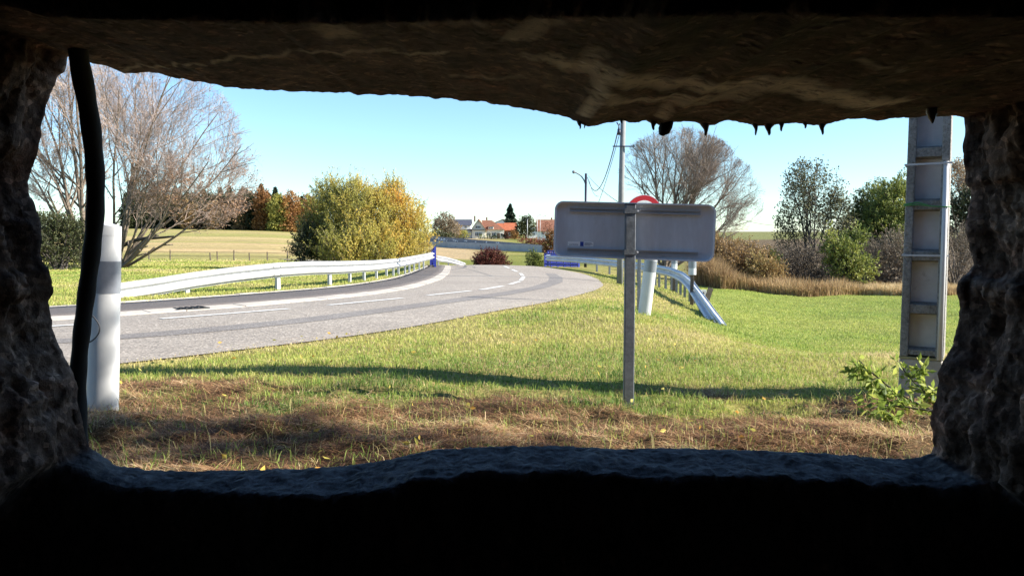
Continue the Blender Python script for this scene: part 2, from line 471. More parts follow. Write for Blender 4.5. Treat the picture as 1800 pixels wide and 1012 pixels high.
# bunker concrete ---------------------------------------------------
def bunker_mat():
    m, nt, b, _ = new_mat('damp_bunker_concrete')
    f = noise(nt, 3.2, 8, .65)
    f2 = noise(nt, 19, 8, .7, stretch=(1, .8, .5))
    c = ramp(nt, [(.3, (.056, .036, .028)), (.5, (.145, .10, .079)), (.72, (.29, .22, .178))], f)
    c = mixc(nt, 1.0, c, ramp(nt, [(.34, (.22, .19, .17)), (.5, (.9, .88, .86)), (.68, (1.7, 1.68, 1.66))], f2), 'MULTIPLY')
    tcg = N(nt, 'ShaderNodeTexCoord'); vg = N(nt, 'ShaderNodeTexVoronoi'); vg.inputs['Scale'].default_value = 85
    nt.links.new(tcg.outputs['Object'], vg.inputs['Vector'])
    sg = N(nt, 'ShaderNodeSeparateColor'); nt.links.new(vg.outputs['Color'], sg.inputs[0])
    c = mixc(nt, 1.0, c, ramp(nt, [(0, (.55, .52, .50)), (.5, (.95, .93, .92)), (.88, (1.15, 1.12, 1.1)), (1, (2.2, 2.1, 2.0))], sg.outputs[0]), 'MULTIPLY')
    fr = noise(nt, 5.5, 6, .7)
    c = mixc(nt, ramp(nt, [(.50, (0, 0, 0)), (.66, (.5, .5, .5))], fr), c, mixc(nt, 1.0, c, (1.25, .72, .52), 'MULTIPLY'))
    v = N(nt, 'ShaderNodeAttribute', attribute_name='vein')
    f4 = noise(nt, 30, 5, .7)
    vm = N(nt, 'ShaderNodeMath', operation='MULTIPLY'); nt.links.new(v.outputs['Fac'], vm.inputs[0])
    nt.links.new(ramp(nt, [(.33, (.12, .12, .12)), (.5, (1, 1, 1))], f4), vm.inputs[1])
    c = mixc(nt, vm.outputs[0], c, (.93, .82, .68))
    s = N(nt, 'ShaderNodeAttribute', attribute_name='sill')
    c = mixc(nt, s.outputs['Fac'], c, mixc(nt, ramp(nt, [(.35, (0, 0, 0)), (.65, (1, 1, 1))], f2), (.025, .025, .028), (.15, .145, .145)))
    nt.links.new(c, b.inputs['Base Color'])
    b.inputs['Roughness'].default_value = .9; b.inputs['Specular IOR Level'].default_value = .2
    h = N(nt, 'ShaderNodeMath', operation='ADD'); nt.links.new(f2, h.inputs[0]); nt.links.new(noise(nt, 60, 6, .7), h.inputs[1])
    tc = N(nt, 'ShaderNodeTexCoord'); mp = N(nt, 'ShaderNodeMapping'); mp.inputs['Scale'].default_value = (1, 1, .5)
    vo = N(nt, 'ShaderNodeTexVoronoi'); vo.inputs['Scale'].default_value = 26; vo.inputs['Randomness'].default_value = 1
    nt.links.new(tc.outputs['Object'], mp.inputs[0]); nt.links.new(mp.outputs[0], vo.inputs['Vector'])
    pit = ramp(nt, [(.10, (0, 0, 0)), (.32, (1, 1, 1))], vo.outputs['Distance'])
    h2 = N(nt, 'ShaderNodeMath', operation='ADD'); nt.links.new(h.outputs[0], h2.inputs[0]); nt.links.new(pit, h2.inputs[1])
    wv = N(nt, 'ShaderNodeTexWave', wave_type='BANDS', bands_direction='Y'); wv.inputs['Scale'].default_value = 16; wv.inputs['Distortion'].default_value = 3; wv.inputs['Detail'].default_value = 3; wv.inputs['Detail Scale'].default_value = 2
    nt.links.new(tc.outputs['Object'], wv.inputs['Vector'])
    ws_ = N(nt, 'ShaderNodeMath', operation='MULTIPLY'); nt.links.new(wv.outputs['Fac'], ws_.inputs[0]); nt.links.new(s.outputs['Fac'], ws_.inputs[1])
    h3 = N(nt, 'ShaderNodeMath', operation='ADD'); nt.links.new(h2.outputs[0], h3.inputs[0]); ws2 = N(nt, 'ShaderNodeMath', operation='MULTIPLY'); ws2.inputs[1].default_value = .16; nt.links.new(ws_.outputs[0], ws2.inputs[0]); nt.links.new(ws2.outputs[0], h3.inputs[1])
    bump(nt, b, h3.outputs[0], .7, .010)
    return m
M['bunker'] = bunker_mat()
M['dark_room'] = simple('dark_concrete', (.03, .027, .025), .95, 0, .3, 2, 20, .3)  # one very dark concrete for the room shell
M['calcite'] = simple('wet_calcite', (.10, .085, .07), .35, 0, .2, 20, 60, .2)

# ------------------------------------------------------------------ world, sun, camera
SUN_EL = R(30)
SUN_BACK = R(7)
sun_to = Vector((math.cos(SUN_EL) * math.cos(SUN_BACK), -math.cos(SUN_EL) * math.sin(SUN_BACK), math.sin(SUN_EL)))
W = bpy.data.worlds.new('World'); S.world = W; W.use_nodes = True
nt = W.node_tree; nt.nodes.clear()
wo = N(nt, 'ShaderNodeOutputWorld'); bg = N(nt, 'ShaderNodeBackground'); sky = N(nt, 'ShaderNodeTexSky', sky_type='NISHITA')
sky.sun_disc = False; sky.sun_elevation = SUN_EL
sky.sun_rotation = math.atan2(sun_to.x, sun_to.y)
sky.altitude = 300; sky.air_density = 1.0; sky.dust_density = .1; sky.ozone_density = 2.0
tm = N(nt, 'ShaderNodeMix', data_type='RGBA', blend_type='MULTIPLY'); tm.inputs[0].default_value = 1; tm.inputs[7].default_value = (.80, .97, 1.08, 1)
nt.links.new(sky.outputs[0], tm.inputs[6]); nt.links.new(tm.outputs[2], bg.inputs[0]); bg.inputs[1].default_value = .08
nt.links.new(bg.outputs[0], wo.inputs[0])
sl = bpy.data.lights.new('sun', 'SUN'); sl.energy = 5.0; sl.angle = R(.55); sl.color = (1, .93, .82)
so = bpy.data.objects.new('sun', sl); COL.objects.link(so)
so.rotation_euler = sun_to.to_track_quat('Z', 'Y').to_euler()
so.location = (30, -6, 20)

cd = bpy.data.cameras.new('camera'); cam = bpy.data.objects.new('camera', cd); COL.objects.link(cam)
cam.location = (0, 0, CAMZ); cam.rotation_euler = (R(90) - PITCH, 0, 0)
cd.sensor_width = 36; cd.lens = 36 * F / 1800; cd.clip_start = .05; cd.clip_end = 6000
S.camera = cam
S.view_settings.view_transform = 'Standard'; S.view_settings.look = 'None'
S.view_settings.exposure = 1.5; S.view_settings.gamma = 1.0
S.cycles.use_denoising = True
S.cycles.max_bounces = 8; S.cycles.diffuse_bounces = 4; S.cycles.transparent_max_bounces = 8

# ------------------------------------------------------------------ ground sheet
def ground_colour(x, y):
    px = 900 + F * x / np.maximum(y, .5)
    n1 = fbm(x * .35, y * .35, 21, 4); n2 = fbm(x * 2.1, y * 2.1, 22, 3)
    def C(*c): return np.array(c, float)
    k = np.zeros(x.shape + (3,))
    verge = C(.17, .185, .05); vergey = C(.27, .24, .10)
    t = np.clip((n1 - .35) / .3, 0, 1)[..., None]
    k[:] = verge * (1 - t) + vergey * t
    # left meadow, a little drier
    lm = np.clip((16 - 0 - (px - 100) * .0 - 0) * 0 + (y - 13) / 6, 0, 1) * (px < 800)
    mead = C(.30, .285, .11) * (1 - t) + C(.20, .22, .065) * t
    k = k * (1 - lm[..., None]) + mead * lm[..., None]
    # stubble field beyond the wire fence, in bands running across
    band = np.clip(.5 + 2.2 * (.55 * _vnoise(x * .004 + 3, (y + 10 * _vnoise(x * .02, y * .03, 3)) * .045, 31) + .45 * _vnoise(x * .006, y * .2, 33) - .5), 0, 1)
    band2 = _vnoise(x * .01, y * .45, 32)
    st = (C(.42, .315, .19) * (1 - band[..., None]) + C(.25, .26, .085) * band[..., None]) * (.85 + .3 * band2[..., None])
    sm = np.clip((y - 60) / 3, 0, 1) * np.clip((760 - px) / 60, 0, 1)
    k = k * (1 - sm[..., None]) + st * sm[..., None]
    # valley meadow behind the road crest
    vb = _vnoise(x * .02, y * .09, 41)[..., None]
    vm = np.clip((y - 58) / 6, 0, 1) * np.clip((px - 740) / 30, 0, 1) * np.clip((1160 - px) / 60, 0, 1)
    pink = C(.36, .28, .18)
    vcol = (C(.15, .17, .04) * vb + C(.27, .25, .09) * (1 - vb))
    far = np.clip((y - 105) / 12, 0, 1)[..., None] * np.clip((900 - px) / 80, 0, 1)[..., None]
    vcol = vcol * (1 - far) + pink * far
    k = k * (1 - vm[..., None]) + vcol * vm[..., None]
    # right meadow: even green
    rm = np.clip((px - 1180) / 60, 0, 1) * np.clip((y - 9 + (px - 1265) * .0) / 3, 0, 1)
    rcol = C(.17, .225, .05) * (1 - t * .6) + C(.23, .25, .075) * t * .6
    k = k * (1 - rm[..., None]) + rcol * rm[..., None]
    # scrub floor behind the reeds, then ploughland, green strip, ploughland
    sf = np.clip((y - 31) / 2, 0, 1) * np.clip((px - 1190) / 30, 0, 1)
    k = k * (1 - sf[..., None]) + C(.12, .09, .06) * sf[..., None]
    f1 = sf * np.clip((y - 190) / 20, 0, 1)
    k = k * (1 - f1[..., None]) + C(.17, .18, .075) * f1[..., None]
    f2 = sf * np.clip((y - 420) / 20, 0, 1)
    k = k * (1 - f2[..., None]) + C(.12, .085, .075) * f2[..., None]
    # bare soil scars by the road edge and near the turned-down rail
    dm = dry_mask(x, y)[..., None]
    dcol = C(.06, .042, .028) * (1 - n2[..., None]) + C(.13, .09, .05) * n2[..., None]
    k = k * (1 - dm) + dcol * dm
    return k

def make_ground():
    th = np.concatenate([np.linspace(-180, -52, 44)[:-1], np.linspace(-52, 52, 420), np.linspace(52, 180, 44)[1:]])
    rr = np.geomspace(.25, 3000, 420)
    TH, RR = np.meshgrid(np.radians(th), rr, indexing='ij')
    X = RR * np.sin(TH); Y = RR * np.cos(TH)
    Z = gz(X, Y)
    near = np.where((Y > 4) & (Y < 62) & (np.abs(X) < 16))
    D = np.empty(len(near[0]))
    for a in range(0, len(D), 20000):
        q = slice(a, a + 20000)
        D[q] = np.sqrt(((X[near][q, None] - rr_al[None, :, 0]) ** 2 + (Y[near][q, None] - rr_al[None, :, 1]) ** 2).min(1))
    w = np.clip((D - .25) / 1.1, 0, 1); w = w * w * (3 - 2 * w)
    zb_ = base_z(X[near], Y[near])
    Z[near] = zb_ - .012 + (Z[near] - zb_ + .012) * w
    hard = on_hard(X, Y)
    Z = Z - .09 * hard
    # no soil inside the bunker room
    Z = np.where((Y < 1.7) & (np.abs(X) < 3) & (Y > -4), Z - .5, Z)
    a, b = X.shape
    V = np.stack([X, Y, Z], -1).reshape(-1, 3)
    i = np.arange(a * b).reshape(a, b)
    q = np.stack([i[:-1, :-1], i[:-1, 1:], i[1:, 1:], i[1:, :-1]], -1).reshape(-1, 4)
    me = np_mesh('ground', V, [q])
    set_col(me, ground_colour(X, Y).reshape(-1, 3))
    o = link('ground', me, M['ground'], None, True)
    tag(o, 'grass verge, meadows and fields around the road', kind='structure')
make_ground()

def strip(name, A, B, na, dz0, dz1, mat, zf=base_z, sides=0.0, crown=0.0):
    n = len(A)
    t = np.linspace(0, 1, na)
    P = A[:, None, :] * (1 - t)[None, :, None] + B[:, None, :] * t[None, :, None]
    Z = zf(P[..., 0], P[..., 1]) + dz0 * (1 - t) + dz1 * t + crown * (1 - (2 * t - 1) ** 2)
    V = np.concatenate([P, Z[..., None]], -1)
    if sides:
        e0 = V[:, :1].copy(); e0[..., 2] -= sides
        e1 = V[:, -1:].copy(); e1[..., 2] -= sides
        V = np.concatenate([e0, V, e1], 1)
    k = V.shape[1]
    i = np.arange(n * k).reshape(n, k)
    q = np.stack([i[:-1, :-1], i[:-1, 1:], i[1:, 1:], i[1:, :-1]], -1).reshape(-1, 4)
    return np_mesh(name, V.reshape(-1, 3), [q])

def struct(o, label):
    return tag(o, label, kind='structure')

struct(link('road', strip('road', kerb_in, rr_al, 14, .0, .0, M['road'], sides=.0, crown=.03), M['road'], None, True), 'worn grey asphalt road bending to the right and over a crest')
struct(link('footpath', strip('footpath', kerb_off, path_off, 5, .026, .022, M['path'], sides=.2), M['path'], None, True), 'dark asphalt footpath beside the left kerb')
# kerb: stones with open joints
def make_kerb(A, B, name, h0, h1, step, gap, mat, label, face=.1):
    D = np.r_[0, np.cumsum(np.linalg.norm(np.diff(A, axis=0), axis=1))]
    tot = D[-1]; Vs = []; Fs = []
    s = 0; n = 0
    while s + step < tot:
        for (e0, e1) in ((s + gap, s + step / 2), (s + step / 2, s + step - gap)):
            P = [np.array([np.interp(e, D, Q[:, 0]), np.interp(e, D, Q[:, 1])]) for e in (e0, e1) for Q in (A, B)]
            a0, b0, a1, b1 = P
            zz = [float(base_z(*p)) for p in P]
            jit = rng.normal(0, .004)
            vs = [(a0[0], a0[1], zz[0] + h0 + jit), (b0[0], b0[1], zz[1] + h1 + jit), (b1[0], b1[1], zz[3] + h1 + jit), (a1[0], a1[1], zz[2] + h0 + jit)]
            vs += [(x, y, z - .22) for x, y, z in vs]
            Vs += vs
            Fs += [[n, n + 1, n + 2, n + 3], [n, n + 3, n + 7, n + 4], [n + 1, n + 5, n + 6, n + 2], [n, n + 4, n + 5, n + 1], [n + 3, n + 2, n + 6, n + 7]]
            n += 8
        s += step
    me = np_mesh(name, np.array(Vs), [np.array(Fs)])
    struct(link(name, me, mat), label)
make_kerb(kerb_in, kerb_off, 'kerb', .012, .03, 1.0, .008, M['kerb'], 'pale kerb stones between road and footpath')
make_kerb(path_off, edge_off, 'path_edging', .034, .034, 1.0, .006, M['kerb'], 'thin pale edging stones along the grass side of the footpath')

# markings -------------------------------------------------------------
def band(name, pts, width, mat, dz, label, n=30):
    P = ground_line(pts, n, 2)
    T = np.gradient(P, axis=0); T /= np.linalg.norm(T, axis=1, keepdims=True)
    Nn = np.stack([-T[:, 1], T[:, 0]], 1)
    me = strip(name, P - Nn * width / 2, P + Nn * width / 2, 4, dz, dz, mat, zf=road_z)
    return struct(link(name, me, mat), label)
def road_z(x, y):
    """height of the crowned road surface near (x, y)"""
    x = np.asarray(x, float); y = np.asarray(y, float)
    z = base_z(x, y)
    fl = np.stack([x.ravel(), y.ravel()], 1)
    out = np.empty(len(fl))
    W_ = rr_al - kerb_in; WW = (W_ ** 2).sum(1)
    for i, p in enumerate(fl):
        tt = np.clip(((p - kerb_in) * W_).sum(1) / WW, 0, 1)
        k = int(np.argmin(np.linalg.norm(kerb_in + W_ * tt[:, None] - p, axis=1)))
        w = W_[k]
        t = np.clip(((p - kerb_in[k]) * w).sum() / (w * w).sum(), 0, 1)
        out[i] = .03 * (1 - (2 * t - 1) ** 2)
    return z + out.reshape(x.shape)
dashes = [[(60, 579), (150, 573.5)], [(283, 564), (400, 555), (507, 546)], [(578, 539.5), (650, 532.5), (707, 527)], [(752, 522), (827, 514)],
          [(845, 512), (884, 505)], [(896, 502), (914, 496.5)], [(915.5, 495), (920.5, 488.5)], [(919, 486.5), (915, 482)], [(909, 479), (900, 475)], [(895, 472.5), (886, 469)]]
for d in dashes:
    band('lane_marking', d, .12, M['marking'], .008, 'white centre line dash on the road', 8)
band('tar_repair', [(20, 611), (213, 597), (302, 590), (440, 577), (560, 564), (680, 548), (800, 531), (890, 518), (950, 506), (976, 497), (978, 489), (968, 482)], .42, M['repair'], .004,
     'darker tar repair strip along the road', 90)

# ------------------------------------------------------------------ bunker
D0 = 1.75
OUTL = [(160, 110), (190, 117), (205, 123), (220, 130), (236, 131), (250, 128), (275, 131), (300, 135), (330, 142), (380, 150), (430, 158), (520, 161), (600, 163.5), (700, 168), (780, 173), (850, 180),
        (920, 190), (960, 198), (1000, 207), (1013, 214), (1024, 221), (1036, 224), (1050, 220), (1062, 217), (1090, 213), (1110, 215), (1130, 213), (1160, 219), (1185, 214), (1215, 214), (1232, 219), (1255, 220),
        (1280, 211), (1310, 217), (1332, 220), (1352, 222), (1375, 218), (1400, 216), (1425, 219), (1446, 220), (1462, 216), (1480, 211), (1500, 209), (1520, 210), (1542, 213), (1570, 209), (1595, 207), (1640, 205.5), (1675, 205), (1693, 207),
        (1694, 222), (1695, 240), (1692, 255), (1692, 272), (1693, 290), (1698, 306), (1700, 322), (1706, 340), (1708, 350), (1704, 368), (1699, 385), (1698, 402), (1701, 420), (1706, 440), (1711, 455), (1712, 465), (1702, 477), (1685, 491), (1677, 507), (1680, 522),
        (1685, 540), (1684, 562), (1681, 588), (1676, 605), (1668, 620), (1658, 634), (1650, 655), (1652, 675), (1647, 700), (1641, 716), (1637, 735), (1640, 760), (1641, 783), (1635, 797), (1612, 804),
        (1590, 808), (1560, 806), (1530, 803), (1490, 799), (1450, 796), (1400, 793), (1300, 790), (1200, 788), (1100, 787), (1000, 784), (900, 783), (830, 785), (760, 790), (720, 798), (690, 806), (640, 814), (600, 818), (540, 822), (480, 824), (420, 826), (330, 829), (260, 826), (205, 818), (180, 800),
        (166, 790), (155, 778), (148, 752), (143, 722), (136, 692), (129, 662), (119, 640), (111, 616), (102, 598), (95, 574), (88, 548), (86, 530), (93, 512), (94, 492), (88, 472), (76, 460), (73, 440), (75, 412), (72, 386), (63, 362), (53, 346), (51, 320),
        (53, 298), (59, 284), (67, 264), (71, 241), (71, 224), (76, 202), (80, 181), (88, 165), (96, 150), (101, 136), (113, 127), (116, 113), (118, 101), (128, 97), (143, 101)]
def make_bunker():
    root = empty('bunker', (0, 0, 0), 'dark rough concrete bunker whose broken embrasure frames the whole view', 'bunker')
    P = np.array([at(x, y, D0)[[0, 2]] for x, y in OUTL])
    seg = np.r_[0, np.cumsum(np.linalg.norm(np.diff(np.vstack([P, P[:1]]), axis=0), axis=1))]
    n = 1500
    t = np.linspace(0, seg[-1], n, endpoint=False)
    PP = np.vstack([P, P[:1]])
    Q = np.stack([np.interp(t, seg, PP[:, k]) for k in (0, 1)], 1)
    # raw fracture along the rim
    for i in range(n):
        u = Q[i]
        w = mnoise.fractal(Vector((u[0] * 34, u[1] * 34, 3.1)), .8, 2.1, 4)
        top = u[1] > 1.10
        Q[i] += np.array([0, 1]) * w * (.0035 if top else .003) + np.array([1, 0]) * w * (.0 if top else .004)
    # smoothed outward normals (clockwise from top-left seen from inside)
    Sm = Q.copy()
    for _ in range(60):
        Sm = (np.roll(Sm, 1, 0) + 2 * Sm + np.roll(Sm, -1, 0)) / 4
    Tn = np.roll(Sm, -1, 0) - np.roll(Sm, 1, 0)
    Tn /= np.linalg.norm(Tn, axis=1, keepdims=True)
    Nn = np.stack([-Tn[:, 1], Tn[:, 0]], 1)           # outward
    c = Q.mean(0)
    sgn = np.sign(((Q - c) * Nn).sum(1).mean()); Nn *= sgn
    sm = lambda a, b, v: (lambda q: q * q * (3 - 2 * q))(np.clip((v - a) / (b - a), 0, 1))
    wt = sm(.45, .85, Nn[:, 1]); wb = sm(.45, .85, -Nn[:, 1]); ws = np.clip(1 - wt - wb, 0, 1)
    deps = np.r_[np.linspace(D0, 1.50, 46), np.linspace(1.488, .78, 60)]
    rings = []; veins = []; sills = []
    cracks = [([(150, 118), (262, 112), (310, 104), (380, 97), (440, 100), (540, 89), (640, 92), (780, 90)], .006, .55), ([(555, 30), (600, 58)], .018, .5), ([(740, 36), (840, 35)], .01, .35), ([(905, 70), (965, 48)], .013, .55),
              ([(935, 106), (990, 122), (1050, 132), (1066, 165), (1050, 185), (1030, 212)], .012, .6), ([(1020, 128), (1050, 112)], .012, .3),
              ([(1000, 122), (1060, 136), (1130, 142), (1200, 150), (1280, 147), (1370, 150), (1420, 162), (1490, 164), (1560, 180)], .028, .75), ([(1200, 180), (1280, 168), (1330, 155)], .02, .45),
              ([(1060, 168), (1090, 178), (1150, 180), (1230, 175)], .018, .5), ([(1520, 97), (1590, 110)], .006, .4), ([(1165, 182), (1170, 196), (1160, 210)], .01, .45), ([(800, 133), (915, 140)], .008, .25)]
    zt = np.interp
    for kd, D in enumerate(deps):
        d = D0 - D
        dst = np.clip((Q[:, 1] - CAMZ) * F / (412 - 36), .86, 1.25); st = sm(dst + .02, dst - .03, np.full(n, D) + .02 * np.sin(Q[:, 0] * 5)) * .13
        edge = 1.575 + .03 * np.array([mnoise.fractal(Vector((x * 3.3, 5.5, 0)), 1, 2, 3) for x in Q[:, 0]]) + .10 * np.clip((-.45 - Q[:, 0]) / .3, 0, 1)
        sb = sm(edge, edge - .05, np.full(n, D)) * .30
        o = wt * (st - .0) + wb * (sb + .06 * d) + ws * (.04 * d)
        base = Q + Nn * o[:, None]
        amp_s = .042 * min(1, d / .05) + .0; amp_t = .0035 * min(1, d / .1); amp_b = .0055 * min(1, d / .03)
        XY = np.empty((n, 3)); vn = np.zeros(n)
        for i in range(n):
            p3 = Vector((base[i, 0], D, base[i, 1]))
            h = mnoise.fractal(p3 * 7, .9, 2.1, 5)
            h2 = 0
            if ws[i] > .02:
                h2 = mnoise.fractal(Vector((p3.x * 6, p3.y * 13, p3.z * 5)) + Vector((9, 2, 4)), .75, 2.2, 5)
                vd = mnoise.voronoi(Vector((p3.x * 16, p3.y * 16, p3.z * 9)))[0][0]
                h2 += .55 * max(0, .42 - vd) / .42
            hh = ws[i] * amp_s * max(0, h2 + .55) + wt[i] * amp_t * max(0, h + .4) + wb[i] * amp_b * (h + (1.2 * mnoise.fractal(p3 * 22, .8, 2.1, 4) if wb[i] > .05 else 0))
            XY[i] = (base[i, 0] + Nn[i, 0] * hh, D, base[i, 1] + Nn[i, 1] * hh)
            if d < .012: XY[i, 1] += .01 * h
        rings.append(XY)
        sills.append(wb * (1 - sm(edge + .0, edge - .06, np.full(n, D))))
        # calcite deposits along the soffit cracks, in plan
        v = np.zeros(n)
        if D > .85:
            top = wt > .5
            for pts, wd, st_ in cracks:
                W3 = []
                for (px, py) in pts:
                    r = ray(px, py); zs = np.interp(at(px, py, D0)[0], P[:48, 0], P[:48, 1])
                    kk = (zs - CAMZ) / r[2]
                    W3.append((r[0] * kk, r[1] * kk))
                for (x0, y0), (x1, y1) in zip(W3[:-1], W3[1:]):
                    px_ = XY[:, 0]; L2 = (x1 - x0) ** 2 + (y1 - y0) ** 2
                    tt = np.clip(((px_ - x0) * (x1 - x0) + (D - y0) * (y1 - y0)) / L2, 0, 1)
                    wob = .012 * np.sin(px_ * 47) + .008 * np.sin(px_ * 113 + 1)
                    dist = np.hypot(px_ - x0 - tt * (x1 - x0), D + wob - y0 - tt * (y1 - y0))
                    v = np.maximum(v, min(1, st_ * 1.35) * np.clip(1 - dist / (wd * 1.9), 0, 1) ** .5)
            v *= top
        veins.append(v)
    # outer face: out to a big rectangle
    ang = np.arctan2(Q[:, 1] - c[1], Q[:, 0] - c[0])
    X0, X1, Z0, Z1 = -4.0, 4.0, -.6, 2.75
    tX = np.where(np.cos(ang) > 0, (X1 - c[0]) / np.maximum(np.cos(ang), 1e-6), (X0 - c[0]) / np.minimum(np.cos(ang), -1e-6))
    tZ = np.where(np.sin(ang) > 0, (Z1 - c[1]) / np.maximum(np.sin(ang), 1e-6), (Z0 - c[1]) / np.minimum(np.sin(ang), -1e-6))
    tt = np.minimum(tX, tZ)
    rect = np.stack([c[0] + np.cos(ang) * tt, np.full(n, D0), c[1] + np.sin(ang) * tt], 1)
    mid = rings[0] * .8 + rect * .2; mid[:, 1] = D0
    rect_in = rect.copy(); rect_in[:, 1] = deps[-1]
    allr = [rect, mid] + rings + [rect_in]
    va = [np.zeros(n)] * 2 + veins + [np.zeros(n)]
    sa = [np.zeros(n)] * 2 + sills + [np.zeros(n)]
    m = len(allr)
    V = np.vstack(allr)
    i = np.arange(m * n).reshape(m, n)
    j = np.roll(i, -1, 1)
    q = np.stack([i[:-1], i[1:], j[1:], j[:-1]], -1).reshape(-1, 4)
    me = np_mesh('front_wall', V, [q])
    set_float(me, np.concatenate(va), 'vein'); set_float(me, np.concatenate(sa), 'sill')
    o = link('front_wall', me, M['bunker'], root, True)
    # shell of the room behind the wall
    yb = -3.2
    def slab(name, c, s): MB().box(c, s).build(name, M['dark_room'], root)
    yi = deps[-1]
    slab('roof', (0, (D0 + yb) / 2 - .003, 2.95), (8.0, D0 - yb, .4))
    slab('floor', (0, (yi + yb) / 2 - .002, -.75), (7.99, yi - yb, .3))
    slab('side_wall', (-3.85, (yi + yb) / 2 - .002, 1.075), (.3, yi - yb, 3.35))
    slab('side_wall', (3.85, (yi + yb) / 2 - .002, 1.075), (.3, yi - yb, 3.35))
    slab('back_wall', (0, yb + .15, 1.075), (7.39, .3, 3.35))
    # drip stones on the lintel
    drips = [(1019, 222, 1026, 3), (1027, 223, 1029, 2), (1148, 217, 229, 5), (1240, 219, 239, 6), (1328, 219, 238, 4), (1351, 222, 238, 6), (1373, 217, 231, 4.5), (1415, 218, 226, 4), (1445, 219, 237, 5), (1638, 150, 217, 9), (1092, 213, 217, 4)]
    for (px, y0, y1, w) in drips:
        D = 1.735 if px != 1638 else 1.62
        if y1 > 400: y1 = 227 if px == 1019 else 226
        a = at(px, y0 - 10, D); b_ = at(px + .8, y1, D)
        r = w * 1.0 / F * D
        k = np.linspace(0, 1, 9)
        pts = [tuple(a * (1 - q) + b_ * q + np.array([.0008 * math.sin(q * 9 + px), 0, 0])) for q in k]
        rad = [r * (2.6 * (1 - q) ** 2.4 + .42) for q in k]; rad[-1] *= .5
        if px == 1638: rad = [r * (.55 + .5 * math.sin(q * 2.6)) * (1 if q < .8 else 1 - (q - .8) * 4.2) for q in k]
        MB().tube(pts, rad, 9).build('stalactite', M['calcite'], root, True)
    return root
make_bunker()

# lump of dirt hanging from the lintel
def hanging_lump():
    p = [at(1172, 205, 1.72), at(1173, 213, 1.72), at(1171, 221, 1.72), at(1167, 230, 1.72), at(1162, 238, 1.72)]
    mb = MB().tube([tuple(q) for q in p], [.009, .013, .0135, .0125, .006], 12)
    o = mb.build('hanging_dirt', M['black_rubber'], None, True)
    for v in o.data.vertices:
        v.co += Vector(mnoise.noise_vector(v.co * 120)) * .003
    tag(o, 'dark clump of dirt hanging from the embrasure lintel', 'dirt clump')
hanging_lump()

# black hose hanging in the left of the embrasure
pts = [(148, -60, 1.46), (141, 0, 1.49), (136, 60, 1.52), (137, 100, 1.55), (150, 160, 1.60), (160, 220, 1.64), (167, 290, 1.69), (169, 340, 1.72), (166, 400, 1.76), (158, 470, 1.80), (150, 530, 1.83), (143, 590, 1.86), (138, 640, 1.885), (137, 690, 1.90), (140, 760, 1.90), (142, 860, 1.91)]
H = resample([at(*p) for p in pts], 60, 3)
hz = MB().tube([tuple(p) for p in H], [.0190 + .001 * math.sin(i * 1.3) for i in range(60)], 16).build('black_hose', M['black_rubber'], None, True)
tag(hz, 'thick black rubber hose hanging down the left side of the embrasure', 'hose')

# ------------------------------------------------------------------ delineators
def delineator(px, py, Y, h, w, label, lean=(0, 0), rz=0, topcut=.045, sink=.06, thin=.62):
    p = at(px, py, Y)
    root = empty('delineator_post', p, label, 'delineator', 'white delineator posts on the verge', rz)
    root.rotation_euler = (lean[0], lean[1], rz)
    d = w * thin
    sect = [(w * .5 * math.sin(q), -d * .55 * math.cos(q)) for q in np.linspace(-1.75, 1.75, 19)] + [(w * .36, d * .42), (-w * .36, d * .42)]
    def body(z0, z1f, scale, name, mat, par):
        n = len(sect); k = 14
        V = []
        for i in range(k):
            t = i / (k - 1)
            for x, y in sect:
                top = z1f(x, y)
                z = z0 + (top - z0) * t
                sc = scale
                V.append((x * sc, y * sc, z))
        Fs = [(i * n + a, i * n + (a + 1) % n, (i + 1) * n + (a + 1) % n, (i + 1) * n + a) for i in range(k - 1) for a in range(n)]
        Fs += [tuple(range(n - 1, -1, -1)), tuple(range((k - 1) * n, k * n))]
        ob = MB().add(V, Fs).build(name, mat, par, True)
        ob.data.set_sharp_from_angle(angle=R(38))
        return ob
    body(-sink, lambda x, y: h - topcut * (x / w + .5) - .02, 1, 'post_body', M['white_plastic'], root)
    # pyramid-like cap cut on the slant
    body(h - topcut - .055, lambda x, y: h - topcut * (x / w + .5) - .004 - abs(y) * .18, 1.012, 'post_cap', M['white_plastic'], root)
    body(h * .595, lambda x, y: h * .765, 1.018, 'reflector_band', M['reflector'], root)
    return root
delineator(181, 707, 4.12, 1.0, .173, 'large white delineator post with grey band standing beside the hanging hose', lean=(0, R(3.0)), rz=R(-6))
delineator(1133, 548, 11.6, 1.02, .19, 'white delineator post with grey band standing just behind the back-facing sign', lean=(0, R(6.3)), rz=R(-14))
def rail_marker(px, py, pyw, Y, w, label):
    p = at(px, py, Y); zw = at(px, pyw, Y)[2] - p[2]
    root = empty('rail_marker', p, label, 'delineator', 'small white markers standing behind the right guardrail', R(-12))
    MB().box((0, .02, (zw + .2) / 2 - .1), (.09, .06, zw + .4)).build('stake', M['wood_post'], root, False, .006)
    sect = [(w * .5 * math.sin(q), -w * .35 * math.cos(q)) for q in np.linspace(-1.75, 1.75, 13)] + [(w * .36, w * .25), (-w * .36, w * .25)]
    def body(s_, z0, z1, nm, mt):
        MB().prism([(x * s_, y * s_) for x, y in sect], z0, z1).build(nm, mt, root, False, .004)
    body(1, zw, zw + .52, 'marker_body', M['white_plastic']); body(1.03, zw + .17, zw + .34, 'reflector_band', M['reflector'])
rail_marker(1184.5, 514, 473, 24.5, .19, 'small white marker behind the right guardrail, left of the taller-looking one')
rail_marker(1216.0, 529, 483, 19.5, .195, 'small white marker on a dark stake right above the bend of the guardrail end')
